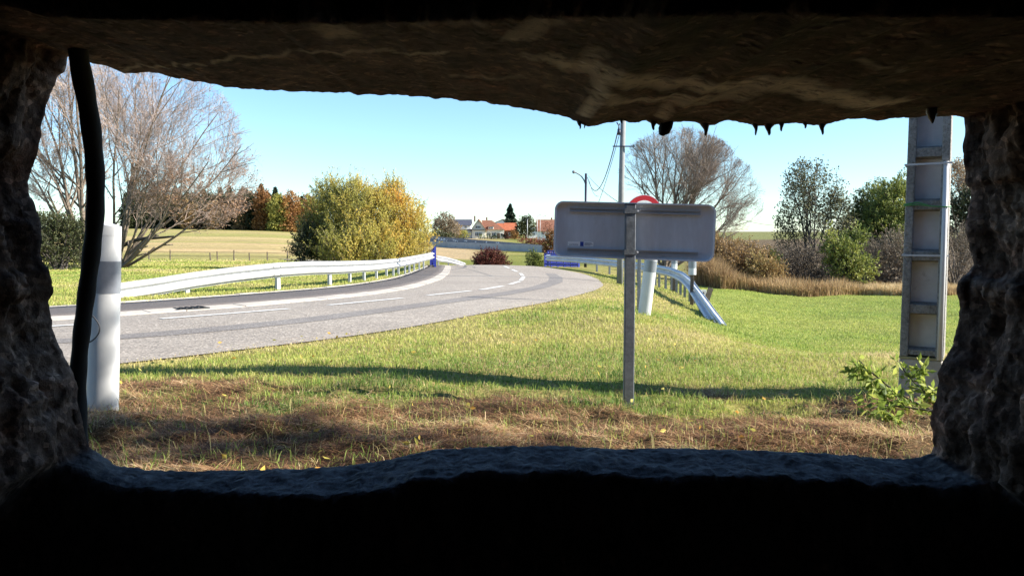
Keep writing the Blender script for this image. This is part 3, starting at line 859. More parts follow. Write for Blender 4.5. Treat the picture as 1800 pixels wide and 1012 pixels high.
# loop of cord on the first delineator
L = [at(158, 552, 4.02), at(165, 557, 4.0), at(172, 566, 4.0), at(176, 575, 3.99), at(175, 584, 3.99), at(168, 594, 4.0), at(158, 601, 4.02), at(150, 603, 4.05)]
o = MB().tube([tuple(q) for q in resample(L, 24, 2)], .004, 6).build('cord_loop', M['cable'], None, True)
tag(o, 'thin dark cord bowing out across the front of the large white delineator', 'cord')

# ------------------------------------------------------------------ sign seen from the back
def back_sign():
    Y = 4.42
    b = at(1104.5, 708, Y)
    root = empty('road_sign', (b[0], Y, b[2]), 'rectangular road sign seen from its bare grey back on a steel post', 'road sign')
    k = Y / F
    ztop = at(1110, 356, Y)[2] - b[2]; zbot = at(1110, 456, Y)[2] - b[2]
    h = ztop - zbot; zc = (ztop + zbot) / 2
    x0 = (976 - 1104.5) * k * 1.0; x1 = (1257 - 1104.5) * k
    w = x1 - x0; xc = (x0 + x1) / 2 - .012
    tilt = Matrix.Rotation(R(1.8), 3, 'Y')
    yaw = Matrix.Rotation(R(-10), 3, 'Z')
    def rr(w, h, r, n=7):
        out = []
        for cx, cy, a0 in ((w / 2 - r, h / 2 - r, 0), (-w / 2 + r, h / 2 - r, 90), (-w / 2 + r, -h / 2 + r, 180), (w / 2 - r, -h / 2 + r, 270)):
            for i in range(n + 1):
                a = R(a0 + 90 * i / n); out.append((cx + r * math.cos(a), cy + r * math.sin(a)))
        return out
    Ro = (yaw @ tilt).to_4x4()
    Mx = Matrix.Translation((xc, .055, zc)) @ Ro @ Matrix.Rotation(R(90), 4, 'X')
    # local panel frame: x right, y up, z towards the camera
    pan = MB(); pan.prism(rr(w - .008, h - .008, .045), -.0015, .0015, Mx)
    panel = pan.build('sign_panel', M['sign_back'], root)
    # folded rim
    rim = MB(); A = rr(w, h, .05); B = rr(w - .016, h - .016, .043); n = len(A)
    V = []
    for z in (-.004, .030):
        V += [Mx @ Vector((x, y, z)) for x, y in A]; V += [Mx @ Vector((x, y, z)) for x, y in B]
    Fs = []
    for i in range(n):
        j = (i + 1) % n
        Fs += [(i, j, 2 * n + j, 2 * n + i), (n + j, n + i, 3 * n + i, 3 * n + j), (2 * n + i, 2 * n + j, 3 * n + j, 3 * n + i), (i, n + i, n + j, j)]
    rim.add(V, Fs)
    rim.build('sign_rim', M['sign_rim'], root, False)
    for zz, a, bb in ((h / 2 - .048, -w / 2 + .085, w / 2 - .085), (-h / 2 + .042, -w / 2 + .08, w / 2 - .088)):
        r = MB()
        Lr = bb - a
        prof = [(-.012, .002), (.012, .002), (.012, .016), (.007, .016), (.007, .007), (-.007, .007), (-.007, .016), (-.012, .016)]
        Mr = Mx @ Matrix.Translation((a, zz, 0)) @ Matrix(((0, 0, 1, 0), (1, 0, 0, 0), (0, 1, 0, 0), (0, 0, 0, 1)))
        r.prism(prof, 0, Lr, Mr)
        r.build('stiffening_rail', M['rail_alu'], root)
    # sticker
    st = MB(); Ms = Mx @ Matrix.Translation((-w / 2 + .155, -h / 2 + .078, .0028))
    st.prism([(-.075, -.013), (.075, -.013), (.075, .013), (-.075, .013)], -.0006, .0006, Ms)
    sticker = st.build('sticker', M['white_paint'], root)
    MB().prism([(-.002, -.0128), (.018, -.0128), (.018, .0128), (-.002, .0128)], .0008, .0012, Ms).build('sticker_block', M['blue_film'], sticker)
    def text(body, size, x, y, par, mat, name='sticker_lettering'):
        cu = bpy.data.curves.new('txt', 'FONT'); cu.body = body; cu.size = size; cu.align_x = 'LEFT'
        to = bpy.data.objects.new('txt', cu); COL.objects.link(to)
        dg = bpy.context.evaluated_depsgraph_get()
        me = bpy.data.meshes.new_from_object(to.evaluated_get(dg))
        bpy.data.objects.remove(to)
        me.transform(Ms @ Matrix.Translation((x, y, .0011)))
        me.materials.clear()
        link(name, me, mat, par)
    text('LACROIX', .0125, -.066, -.009, sticker, M['ink'])
    for yy, ww in ((.006, .040), (.0, .047), (-.006, .034)):
        MB().prism([(.024, yy - .0013), (.024 + ww, yy - .0013), (.024 + ww, yy + .0013), (.024, yy + .0013)], .0008, .0012, Ms).build('sticker_line', M['ink'], sticker)
    # post with clamps
    po = MB(); pw = .0295
    prof = [(-pw, -.022), (pw, -.022), (pw, .022), (-pw, .022)]
    po.prism(prof, -.25, ztop - .012)
    po.build('post', M['post_steel'], root, False, .005, 2)
    MB().box((0, 0, ztop - .010), (pw * 2.02, .046, .006)).build('post_cap', M['black_rubber'], root)
    for zz in (zc + h / 2 - .048, zc - h / 2 + .042):
        c = MB()
        c.box((0, -.0235, zz), (pw * 2 + .012, .004, .028)); c.box((-pw - .004, .006, zz), (.004, .06, .028)); c.box((pw + .004, .006, zz), (.004, .06, .028))
        c.build('clamp', M['post_steel'], root)
        MB().tube([(pw + .012, -.020, zz), (pw + .012, .03, zz)], .0055, 6).build('clamp_bolt', M['sign_rim'], root)
back_sign()

def round_sign():
    Y = 13.8
    b = hit(1123, 530, 8, 30); b = at(1123, 531, Y)
    root = empty('prohibition_sign', b, 'round red and white prohibition sign peeping over the top of the grey sign back', 'road sign')
    c = at(1131, 375, Y) - b
    r = .325
    def disc(r, y0, y1, name, mat):
        n = 64
        Mx = Matrix.Translation((c[0], y0, c[2])) @ Matrix.Rotation(R(90), 4, 'X')
        MB().prism([(r * math.cos(2 * math.pi * i / n), r * math.sin(2 * math.pi * i / n)) for i in range(n)], 0, y0 - y1, Mx).build(name, mat, root)
    disc(r, -.028, -.066, 'disc_rim', M['sign_rim'])
    disc(r - .008, -.0662, -.068, 'red_ring', M['red_paint'])
    disc(r - .098, -.0682, -.070, 'white_centre', M['white_paint'])
    MB().box((0, 0, (c[2] + .28) / 2 - .15), (.06, .05, c[2] + .28 + .3)).build('post', M['post_steel'], root, False, .006)
round_sign()

# ------------------------------------------------------------------ guardrails
WPROF = [(-.155, .012), (-.142, .0), (-.128, .018), (-.112, .072), (-.098, .081), (-.070, .081), (-.056, .072), (-.022, .008), (0, .0), (.022, .008), (.056, .072), (.070, .081), (.098, .081), (.112, .072), (.128, .018), (.142, .0), (.155, .012)]
def guardrail(name, path, posts, side, label, mat, roll=None, joints=True, postmat=None):
    """path: (n,3) rail centre; posts: list of (arc fraction, ground z)"""
    o0 = path[len(path) // 2]
    root = empty(name, (o0[0], o0[1], float(base_z(o0[0], o0[1]))), label, 'guardrail')
    off = np.array(root.location)
    P = resample(path, max(40, int(len(path) * 1)), 0)
    T = np.gradient(P, axis=0); T /= np.linalg.norm(T, axis=1, keepdims=True)
    U = np.stack([T[:, 1], -T[:, 0], np.zeros(len(T))], 1) * side; U /= np.linalg.norm(U, axis=1, keepdims=True)
    Wv = np.cross(U, T); Wv *= np.sign(Wv[:, 2:3])
    arc = np.r_[0, np.cumsum(np.linalg.norm(np.diff(P, axis=0), axis=1))]
    th = .006
    # split at lap joints every 4.3 m, each next sheet 4 mm proud
    V = []; Fs = []
    m = len(WPROF)
    n = len(P)
    lap = ((arc // 4.32).astype(int) % 2)
    for i in range(n):
        for k, (z, u) in enumerate(WPROF):
            a = roll[i] if roll is not None else 0
            uu = (u - .04) * math.cos(a) - z * math.sin(a) + .0; zz = z * math.cos(a) + (u - .04) * math.sin(a)
            V.append(P[i] + U[i] * (uu + .005 * lap[i]) + Wv[i] * zz - off)
        for k, (z, u) in enumerate(WPROF):
            a = roll[i] if roll is not None else 0
            u2 = u - .04 - th
            uu = u2 * math.cos(a) - z * math.sin(a); zz = z * math.cos(a) + u2 * math.sin(a)
            V.append(P[i] + U[i] * (uu + .005 * lap[i]) + Wv[i] * zz - off)
    w2 = 2 * m
    for i in range(n - 1):
        a = i * w2; b = (i + 1) * w2
        for k in range(m - 1):
            Fs.append((a + k, a + k + 1, b + k + 1, b + k))
            Fs.append((a + m + k + 1, a + m + k, b + m + k, b + m + k + 1))
        Fs.append((a, b, b + m, a + m)); Fs.append((a + m - 1, a + 2 * m - 1, b + 2 * m - 1, b + m - 1))
    for a in (0, (n - 1) * w2):
        for k in range(m - 1):
            Fs.append((a + k, a + k + 1, a + m + k + 1, a + m + k))
    rail = MB().add(V, Fs).build('rail', mat, root)
    # bolts at the joints
    bm_ = MB()
    s = 4.32
    while s < arc[-1] - .3:
        i = int(np.searchsorted(arc, s))
        for dz in (-.085, .085):
            for ds in (-.09, .09):
                c = P[i] + T[i] * ds + U[i] * .048 + Wv[i] * dz - off
                MB().tube([tuple(c), tuple(c + U[i] * .014)], .014, 6).build('bolt', M['galv'], rail)
        s += 4.32
    for s, gzv in posts:
        i = min(n - 1, int(s * (n - 1)))
        x, y, zc = P[i] - U[i] * .09
        top = zc + .13
        h = top - gzv + .3
        an = math.atan2(T[i, 1], T[i, 0])
        c = MB(); mz = (top + gzv - .3) / 2
        Mz = Matrix.Translation(Vector((x, y, gzv - .3)) - Vector(off)) @ Matrix.Rotation(an, 4, 'Z')
        c.prism([(-.05, -.03), (.05, -.03), (.05, .03), (.03, .03), (.03, -.018), (-.03, -.018), (-.03, .03), (-.05, .03)], 0, h, Mz)
        c.build('post', postmat or mat, root)
        MB().box((P[i] - U[i] * .052) - off, (.12, .03, .14), an).build('spacer', postmat or mat, root)
    return root

# left rail: ramp up from the ground, then along the footpath to the bridge
lp = [(150, 527, 12.6), (213, 513, 13.2), (275, 504, 13.9), (338, 493, 14.8), (415, 482.5, 15.7), (493, 474, 16.5), (545, 471.0, 17.6), (602, 470.0, 18.9), (660, 467, 22.0), (700, 462.5, 25.8), (730, 456.5, 29.5), (750, 452, 33.5), (762, 449, 36.0)]
LP = resample([at(*p) for p in lp], 200, 4)
post_px = [335, 493, 588, 621, 646, 667, 684, 696, 706, 716, 724, 732, 740.5, 748]
lpx = 900 + F * LP[:, 0] / LP[:, 1]
lposts = []
for q in post_px:
    i = int(np.argmin(np.abs(lpx - q)))
    lposts.append((i / 199, float(gz(LP[i, 0] - .1, LP[i, 1] + .1))))
guardrail('guardrail', LP, lposts, 1, 'bright white metal guardrail with its ramped end running along the left footpath', M['galv_white'])

# right rail: rounded far end at the bridge, then out to the turned-down near end
rp = [(966, 452.5, 44.5), (959, 452.8, 43), (962, 453.5, 42), (980, 454.5, 40.5), (1010, 456, 38.2), (1050, 460, 35), (1100, 465.5, 30.8), (1150, 472.5, 27), (1178, 478.5, 24.6), (1198, 487, 22.2), (1212, 500, 20.4), (1230, 527, 18.2), (1247, 553, 16.2), (1264, 577, 14.4)]
RP = resample([at(*p) for p in rp], 220, 3)
rpx = 900 + F * RP[:, 0] / RP[:, 1]
rposts = []
def add_rpost(q, d=.1):
    i = 40 + int(np.argmin(np.abs(rpx[40:] - q)))
    rposts.append((i / 219, float(gz(RP[i, 0] + d, RP[i, 1]))))
for q in (1046, 1068, 1086, 1103, 1118, 1138, 1147, 1155, 1166, 1176, 1185, 1192, 1199, 1207, 1214): add_rpost(q)
roll = R(52) * np.clip((np.arange(220) - 150) / 66, 0, 1) ** 1.1
guardrail('guardrail', RP, rposts, 1, 'dull grey guardrail curving right with its end bent down into the grass', M['galv'], roll=roll, postmat=M['post_steel'])
# short rail beyond the bridge on the left
bp = [(768, 454, 40), (785, 456.5, 43), (803, 461, 47), (818, 466, 51)]
BP = resample([at(*p) for p in bp], 50, 2)
guardrail('guardrail', BP, [(t, float(base_z(BP[int(t * 49), 0], BP[int(t * 49), 1]))) for t in (.1, .4, .7)], 1, 'short white guardrail dipping away beyond the left blue bridge railing', M['galv_white'])

# blue bridge railings
def blue_railing(p0, p1, h, label, nb):
    p0 = np.array(p0); p1 = np.array(p1)
    root = empty('bridge_railing', p0, label, 'bridge railing')
    d = p1 - p0; L = np.linalg.norm(d[:2]); an = math.atan2(d[1], d[0])
    Mz = Matrix.Rotation(an, 4, 'Z'); sl_ = d[2] / L
    for i in range(nb + 1):
        x = L * i / nb
        c = Mz @ Vector((x, 0, 0)); big = i % 6 == 0
        MB().box((c.x, c.y, h / 2 + sl_ * x - .05), (.09 if big else .075, .09 if big else .03, h + (.08 if big else -.06)), an).build('railing_post' if big else 'baluster', M['blue_paint'], root)
    for z in (.12, h - .04):
        a = Vector((0, 0, z)); b = Mz @ Vector((L, 0, 0)); b.z = z + d[2]
        MB().tube([tuple(a), tuple(b)], .04, 8).build('handrail', M['blue_paint'], root)
blue_railing(at(765, 471.5, 36.5), at(757, 470, 47.5), 1.03, 'blue metal bridge railing seen almost end-on where the left guardrail stops', 24)
blue_railing(at(958, 467.0, 45.6), at(1017, 468.8, 42.0), .74, 'blue metal bridge railing below the far end of the right guardrail', 30)
blue_railing(at(963, 452.2, 50), at(985, 452, 49), .44, 'stub of blue railing left of the grey sign back, above the guardrail', 6)

# small plate and leaning stake at the end of the right rail
def small_plate():
    p = at(1232, 529, 19.2)
    root = empty('marker_plate', p, 'small white-framed black plate standing behind the sloping guardrail end', 'marker plate')
    MB().box((0, 0, .13), (.26, .04, .30)).build('frame', M['white_plastic'], root, False, .006)
    MB().box((-.01, -.021, .14), (.17, .006, .17)).build('plate', M['black_rubber'], root)
small_plate()
p = at(1241, 531, 19.0)
o = MB().box((0, 0, .16), (.12, .07, .42)).build('wooden_stake', M['wood_post'])
o.location = p; o.rotation_euler = (0, R(18), 0); tag(o, 'short dark stake leaning right behind the sloping guardrail end', 'stake')

# ------------------------------------------------------------------ concrete ladder pole
def ladder_pole():
    Y = 4.85
    b = at(1619, 692, Y); k = Y / F
    root = empty('concrete_pole', (b[0], Y, b[2]), 'weathered concrete utility pole with recessed ladder panels at the right', 'utility pole', rotz=R(-30.5))
    zb = lambda py: at(1631, py, Y)[2] - b[2]
    w = 79 * k * .86; dp = .30; top = 7.2
    m, nt, bb, _ = new_mat('pitted_pole_concrete')
    f = noise(nt, 70, 6, .75); g = noise(nt, 5, 6, .65, stretch=(1, 1, .4))
    c = ramp(nt, [(.30, (.09, .08, .07)), (.45, (.27, .265, .255)), (.62, (.40, .395, .38)), (.8, (.54, .53, .51))], f)
    c = mixc(nt, 1.0, c, ramp(nt, [(.3, (.55, .53, .5)), (.65, (1.1, 1.08, 1.05))], g), 'MULTIPLY')
    nt.links.new(c, bb.inputs['Base Color']); bb.inputs['Roughness'].default_value = .95
    bump(nt, bb, f, .9, .012)
    m2 = simple('smooth_recess_concrete', (.60, .60, .60), .9, 0, .14, 6, 60, .3, ((.24, .23, .21), 7, .60))
    m3 = simple('plinth_concrete', (.38, .355, .32), .9, 0, .25, 8, 60, .4, ((.15, .14, .125), 7, .55))
    z0 = zb(626)
    # plinth
    MB().box((-.004, 0, (z0 - .3) / 2 - .0), (w * .97, dp * .97, z0 + .3)).build('plinth', m3, root, False, .012)
    MB().box((-.002, -.0, z0 + .006), (w * 1.0, dp * 1.0, .012)).build('joint_band', simple('mortar_moss', (.33, .30, .16), .9), root)
    # H section with recessed web: two flanges, rungs, web
    fw = .19 * w
    lo = z0 + .0125
    taper = .985
    H_ = top - lo
    def flange(sx, name='flange'):
        mb = MB()
        x = sx * (w / 2 - fw / 2)
        n = 26
        V = []; 
        for i in range(n):
            t = i / (n - 1)
            z = lo + H_ * t
            for dx, dy in ((-fw / 2, -dp / 2), (fw / 2, -dp / 2), (fw / 2, dp / 2), (-fw / 2, dp / 2)):
                V.append((x + dx - sx * .03 * t, dy, z))
        Fs = [(i * 4 + a, i * 4 + (a + 1) % 4, (i + 1) * 4 + (a + 1) % 4, (i + 1) * 4 + a) for i in range(n - 1) for a in range(4)] + [(3, 2, 1, 0), tuple(range(4 * n - 4, 4 * n))]
        mb.add(V, Fs).build(name, m, root, False, .008, 2)
    flange(-1); flange(1)
    MB().box((0, .02, lo + H_ / 2), (w - 2 * fw - .002, dp * .62, H_)).build('recessed_web', m2, root)
    zz = [lo + .022] + [zb(q) for q in (540, 449, 361.5, 271, 183, 96, 10, -75)]
    while zz[-1] + .31 < top: zz.append(zz[-1] + .31)
    for i, z in enumerate(zz):
        h = .052 if i else .03
        if i == 0: z = lo + .028
        mb = MB()
        # rung with sloping faces
        x = w / 2 - fw + .001
        yf = -dp / 2 + .012; yb_ = -.03
        V = [(-x, yf, z - h / 2), (x, yf, z - h / 2), (x, yf, z + h / 2), (-x, yf, z + h / 2), (-x, yb_, z - h / 2 - .02), (x, yb_, z - h / 2 - .02), (x, yb_, z + h / 2 + .025), (-x, yb_, z + h / 2 + .025)]
        mb.add(V, [(0, 1, 2, 3), (4, 7, 6, 5), (0, 4, 5, 1), (3, 2, 6, 7), (0, 3, 7, 4), (1, 5, 6, 2)]).build('rung', m, root)
    # white conduit and straps
    xc = w / 2 - .022
    MB().tube([(xc, -dp / 2 - .016, zb(624)), (xc - .001, -dp / 2 - .016, zb(450)), (xc - .003, -dp / 2 - .016, zb(289))], .0155, 14).build('conduit', M['white_plastic'], root, True)
    for py, col, hh, tw in ((292, 'white_plastic', .011, .012), (448, 'white_plastic', .011, -.004)):
        z = zb(py)
        MB().box((0, -dp / 2 - .004 if py != 292 else -dp / 2 - .034, z), (w + .012, .004, hh), M=Matrix.Rotation(-tw, 3, 'Y')).build('strap', M[col], root)
        MB().box((-w / 2 - .004, 0, z), (.004, dp + .02, hh)).build('strap', M[col], root)
    gw = simple('green_wire', (.05, .22, .06), .5)
    for dz in (0, .014):
        pts = [(-w / 2 - .004, -dp / 2 - .004, zb(362) + dz * .5), (-w * .2, -dp / 2 - .007, zb(361) + dz), (w * .1, -dp / 2 - .012, zb(364)), (w / 2 - .03, -dp / 2 - .036, zb(365.5)), (w / 2 + .006, -dp / 2 - .02, zb(365))]
        MB().tube(pts, .0042, 6).build('green_wire', gw, root, True)
ladder_pole()

# ------------------------------------------------------------------ power pole, street lamp, cables
def power_pole():
    Y = 25
    b = at(1089.5, 490, Y)
    root = empty('power_pole', b, 'tall slim grey power pole rising behind the grey sign back', 'power pole')
    MB().tube([(0, 0, -.4), (.02, 0, 3), (.09, 0, 6.6)], [.105, .092, .078], 12).build('pole', M['pole_grey'], root, True)
    zb = lambda py: at(1090, py, Y)[2] - b[2]
    z = zb(258)
    MB().box((.07, -.09, z), (.70, .05, .035)).build('crossbar', M['dark_metal'], root)
    MB().tube([(-.08, -.1, zb(238)), (-.085, -.1, zb(228))], [.06, .05], 10).build('cable_clamp', M['dark_metal'], root, True)
    MB().tube([(-.16, -.1, zb(216)), (-.09, -.1, zb(222)), (-.08, -.1, zb(232))], .02, 8).build('cable_lug', M['dark_metal'], root, True)
power_pole()
def street_lamp(px, pyt, pyb, Y, armdx, armdz, label, mat, w=.07, group=None):
    b = at(px, pyb, Y); t = at(px, pyt, Y)
    root = empty('street_lamp', b, label, 'street lamp', group)
    h = t[2] - b[2]
    MB().tube([(0, 0, -.3), (0, 0, h)], [w, w * .85], 10).build('lamp_post', mat, root, True)
    s = 1 if armdx > 0 else -1
    drop = w * 8
    arm = [(0, 0, h - drop), (armdx * .18, 0, h - drop * .55), (armdx * .5, 0, h - drop * .15), (armdx, 0, h + armdz)]
    MB().tube([tuple(q) for q in resample(arm, 14, 2)], w * .45, 7).build('lamp_arm', M['pole_grey'], root, True)
    L = abs(armdx) * .28
    MB().tube([(armdx, 0, h + armdz), (armdx + s * L * .4, 0, h + armdz + L * .12), (armdx + s * L, 0, h + armdz + L * .3)], [w * .6, w * 1.25, w * .7], 9).build('lamp_head', M['pole_grey'], root, True)
    return b, t
lb, lt = street_lamp(1029, 305, 466, 45, -.62, .06, 'black street lamp post with a grey arm pointing left', M['dark_metal'], .085)
ptop = at(1092, 214, 25)
def cable(a, b, sag, label, r=.014):
    a = np.array(a); b = np.array(b)
    pts = []
    for i in range(41):
        t = i / 40
        p = a * (1 - t) + b * t; p[2] -= sag * 4 * t * (1 - t)
        pts.append(tuple(p))
    o = MB().tube(pts, r, 6).build('overhead_cable', M['cable'], None, True)
    tag(o, label, 'cable', 'overhead cables between pole and lamp')
cable(at(1089, 218, 25) , at(1033, 312, 45), 1.35, 'thick overhead cable sagging from the grey power pole to the black lamp post', .018)
cable(at(1090, 232, 25), at(1052, 356, 32), .12, 'straight thin cable running down from the power pole behind the sign', .010)
cable(at(1034, 309, 45), at(1088, 356, 25), .1, 'thin cable slanting down rightwards from the lamp post towards the sign', .010)
cable(at(1036, 318, 45), at(1052, 345, 34), .25, 'slack thin cable hanging in a short bow beside the lamp post', .010)
cable(at(1300, 384, 90), at(1380, 397, 70), .2, 'thin wire crossing the sky above the far ploughed field', .02)

# ================================================================== vegetation
def unit(v): return v / np.maximum(np.linalg.norm(v, axis=-1, keepdims=True), 1e-9)

def leaf_quads(C, T, L, Wd, normal_jit=1.0, r=None):
    """diamond leaves: C centres, T long axis, L lengths, Wd widths"""
    r = r or rng
    n = len(C)
    A = unit(np.cross(T, r.normal(size=(n, 3)) * normal_jit + np.array([0, 0, .3])))
    L = np.broadcast_to(L, (n,))[:, None]; Wd = np.broadcast_to(Wd, (n,))[:, None]
    Nn = unit(np.cross(T, A))
    bend = Nn * L * .12
    V = np.stack([C - T * L * .5, C + A * Wd * .5 + bend * .5, C + T * L * .5, C - A * Wd * .5 + bend * .5], 1).reshape(-1, 3)
    q = np.arange(n * 4).reshape(n, 4)
    return V, q

def tubes_np(P, Rr, sides=3):
    """P (n,k,3), Rr (n,k) -> V, faces"""
    n, k, _ = P.shape
    T = np.gradient(P, axis=1); T = unit(T)
    ref = np.where(np.abs(T[:, :1, 2:3]) > .9, np.array([1., 0, 0]), np.array([0, 0, 1.]))
    A = unit(np.cross(T, ref)); B = np.cross(T, A)
    an = np.arange(sides) * 2 * np.pi / sides
    V = P[:, :, None, :] + (A[:, :, None, :] * np.cos(an)[None, None, :, None] + B[:, :, None, :] * np.sin(an)[None, None, :, None]) * Rr[:, :, None, None]
    i = np.arange(n * k * sides).reshape(n, k, sides)
    j = np.roll(i, -1, 2)
    q = np.stack([i[:, :-1], j[:, :-1], j[:, 1:], i[:, 1:]], -1).reshape(-1, 4)
    return V.reshape(-1, 3), q

def join(parts):
    V = []; Q = []; n = 0
    for v, q in parts:
        V.append(v); Q.append(q + n); n += len(v)
    return np.vstack(V), np.vstack(Q)

# ---- bare, branching trees
def grow(r, stems, env, spec):
    """stems: list (p, d, L, r0). env: function(point)->bool inside. spec: per-level dicts. returns branches per level"""
    out = [[] for _ in spec]
    def br(p, d, L, r0, lev):
        sp = spec[lev]; k = sp['seg']
        P = [p.copy()]; R_ = [r0]; d = d / np.linalg.norm(d)
        dirs = [d]
        for i in range(k):
            d = d + r.normal(size=3) * sp['wob'] + np.array([0, 0, sp['up']])
            d /= np.linalg.norm(d)
            p = p + d * L / k
            P.append(p); dirs.append(d)
            R_.append(r0 * (1 - .75 * (i + 1) / k) if lev < len(spec) - 1 else r0 * (1 - .6 * (i + 1) / k))
            if lev > 0 and not env(p):
                while len(P) <= k: P.append(p + d * .001 * len(P)); dirs.append(d); R_.append(R_[-1] * .6)
                break
        out[lev].append((np.array(P), np.array(R_)))
        if lev + 1 < len(spec):
            nc = sp['n'] if L > 0 else 0
            nc = max(1, int(round(nc * r.uniform(.8, 1.2))))
            for c in range(nc):
                t = sp['t0'] + (1 - sp['t0']) * (c + r.uniform(0, 1)) / nc
                x = t * k; i = min(int(x), k - 1); f = x - i
                q = P[i] * (1 - f) + P[i + 1] * f
                if lev > 0 and not env(q): continue
                dd = dirs[i]
                ax = np.cross(dd, r.normal(size=3)); ax /= np.linalg.norm(ax)
                an = R(r.uniform(*sp['ang']))
                nd = dd * math.cos(an) + ax * math.sin(an)
                rr_ = (R_[i] * (1 - f) + R_[i + 1] * f)
                br(q, nd, L * r.uniform(*sp['ratio']) * (1.15 - .5 * t), max(rr_ * sp.get('rr', .55), spec[lev + 1]['rmin']), lev + 1)
    for (p, d, L, r0) in stems:
        br(np.array(p, float), np.array(d, float), L, r0, 0)
    return out

def bare_tree(name, label, cat, base, stems, env, spec, woodmat, twigmat, leafn=0, leafmat=None, leafsize=.12, leafzone=None, seed=1, group=None):
    r = np.random.default_rng(seed)
    root = empty(name, base, label, cat, group)
    b = np.array(base)
    lv = grow(r, stems, env, spec)
    wood = []; tw = []
    for i, L in enumerate(lv):
        if not L: continue
        P = np.array([x[0] for x in L]); Rr = np.array([x[1] for x in L])
        (wood if i < 2 else tw).append(tubes_np(P, Rr, 6 if i < 2 else 3))
    V, q = join(wood); link('trunk', np_mesh('trunk', V, [q]), woodmat, root, True)
    V, q = join(tw)
    cr = link('crown', np_mesh('crown', V, [q]), twigmat, root)
    if leafn:
        P = np.array([x[0][-1] for x in lv[-1]]); P2 = np.array([x[0][len(x[0]) // 2] for x in lv[-1]])
        Q = np.vstack([P, P2])
        if leafzone is not None:
            w = leafzone(Q); w = w / w.sum()
        else: w = np.ones(len(Q)) / len(Q)
        idx = r.choice(len(Q), leafn, p=w)
        C = Q[idx] + r.normal(size=(leafn, 3)) * leafsize * .9
        T = unit(r.normal(size=(leafn, 3)) + np.array([0, 0, -.2]))
        V, q = leaf_quads(C, T, leafsize * r.uniform(.6, 1.3, leafn), leafsize * .5, r=r)
        link('leaves', np_mesh('leaves', V, [q]), leafmat, root)
    return root, lv

SPEC = [dict(seg=8, wob=.07, up=.03, n=8, t0=.22, ang=(22, 48), ratio=(.42, .66), rr=.6, rmin=.02),
        dict(seg=6, wob=.09, up=.06, n=8, t0=.2, ang=(22, 48), ratio=(.40, .62), rr=.55, rmin=.014, ),
        dict(seg=5, wob=.11, up=.07, n=9, t0=.15, ang=(20, 45), ratio=(.38, .6), rr=.55, rmin=.009),
        dict(seg=4, wob=.14, up=.06, n=7, t0=.1, ang=(20, 45), ratio=(.40, .65), rr=.6, rmin=.006),
        dict(seg=3, wob=.16, up=.05, rmin=.005)]

def ellipsoids(L):
    L = [(np.array(c, float), np.array(r_, float)) for c, r_ in L]
    def f(p):
        for c, r_ in L:
            if (((p - c) / r_) ** 2).sum() < 1: return True
        return False
    return f

M['dry_leaf'] = leaf_mat('dry_brown_leaves', [(0, (.16, .09, .05)), (.5, (.26, .15, .09)), (1, (.36, .24, .15))], None, .25)
M['few_leaf'] = leaf_mat('last_tan_leaves', [(0, (.22, .15, .08)), (.6, (.34, .25, .15)), (1, (.42, .34, .22))], None, .3)

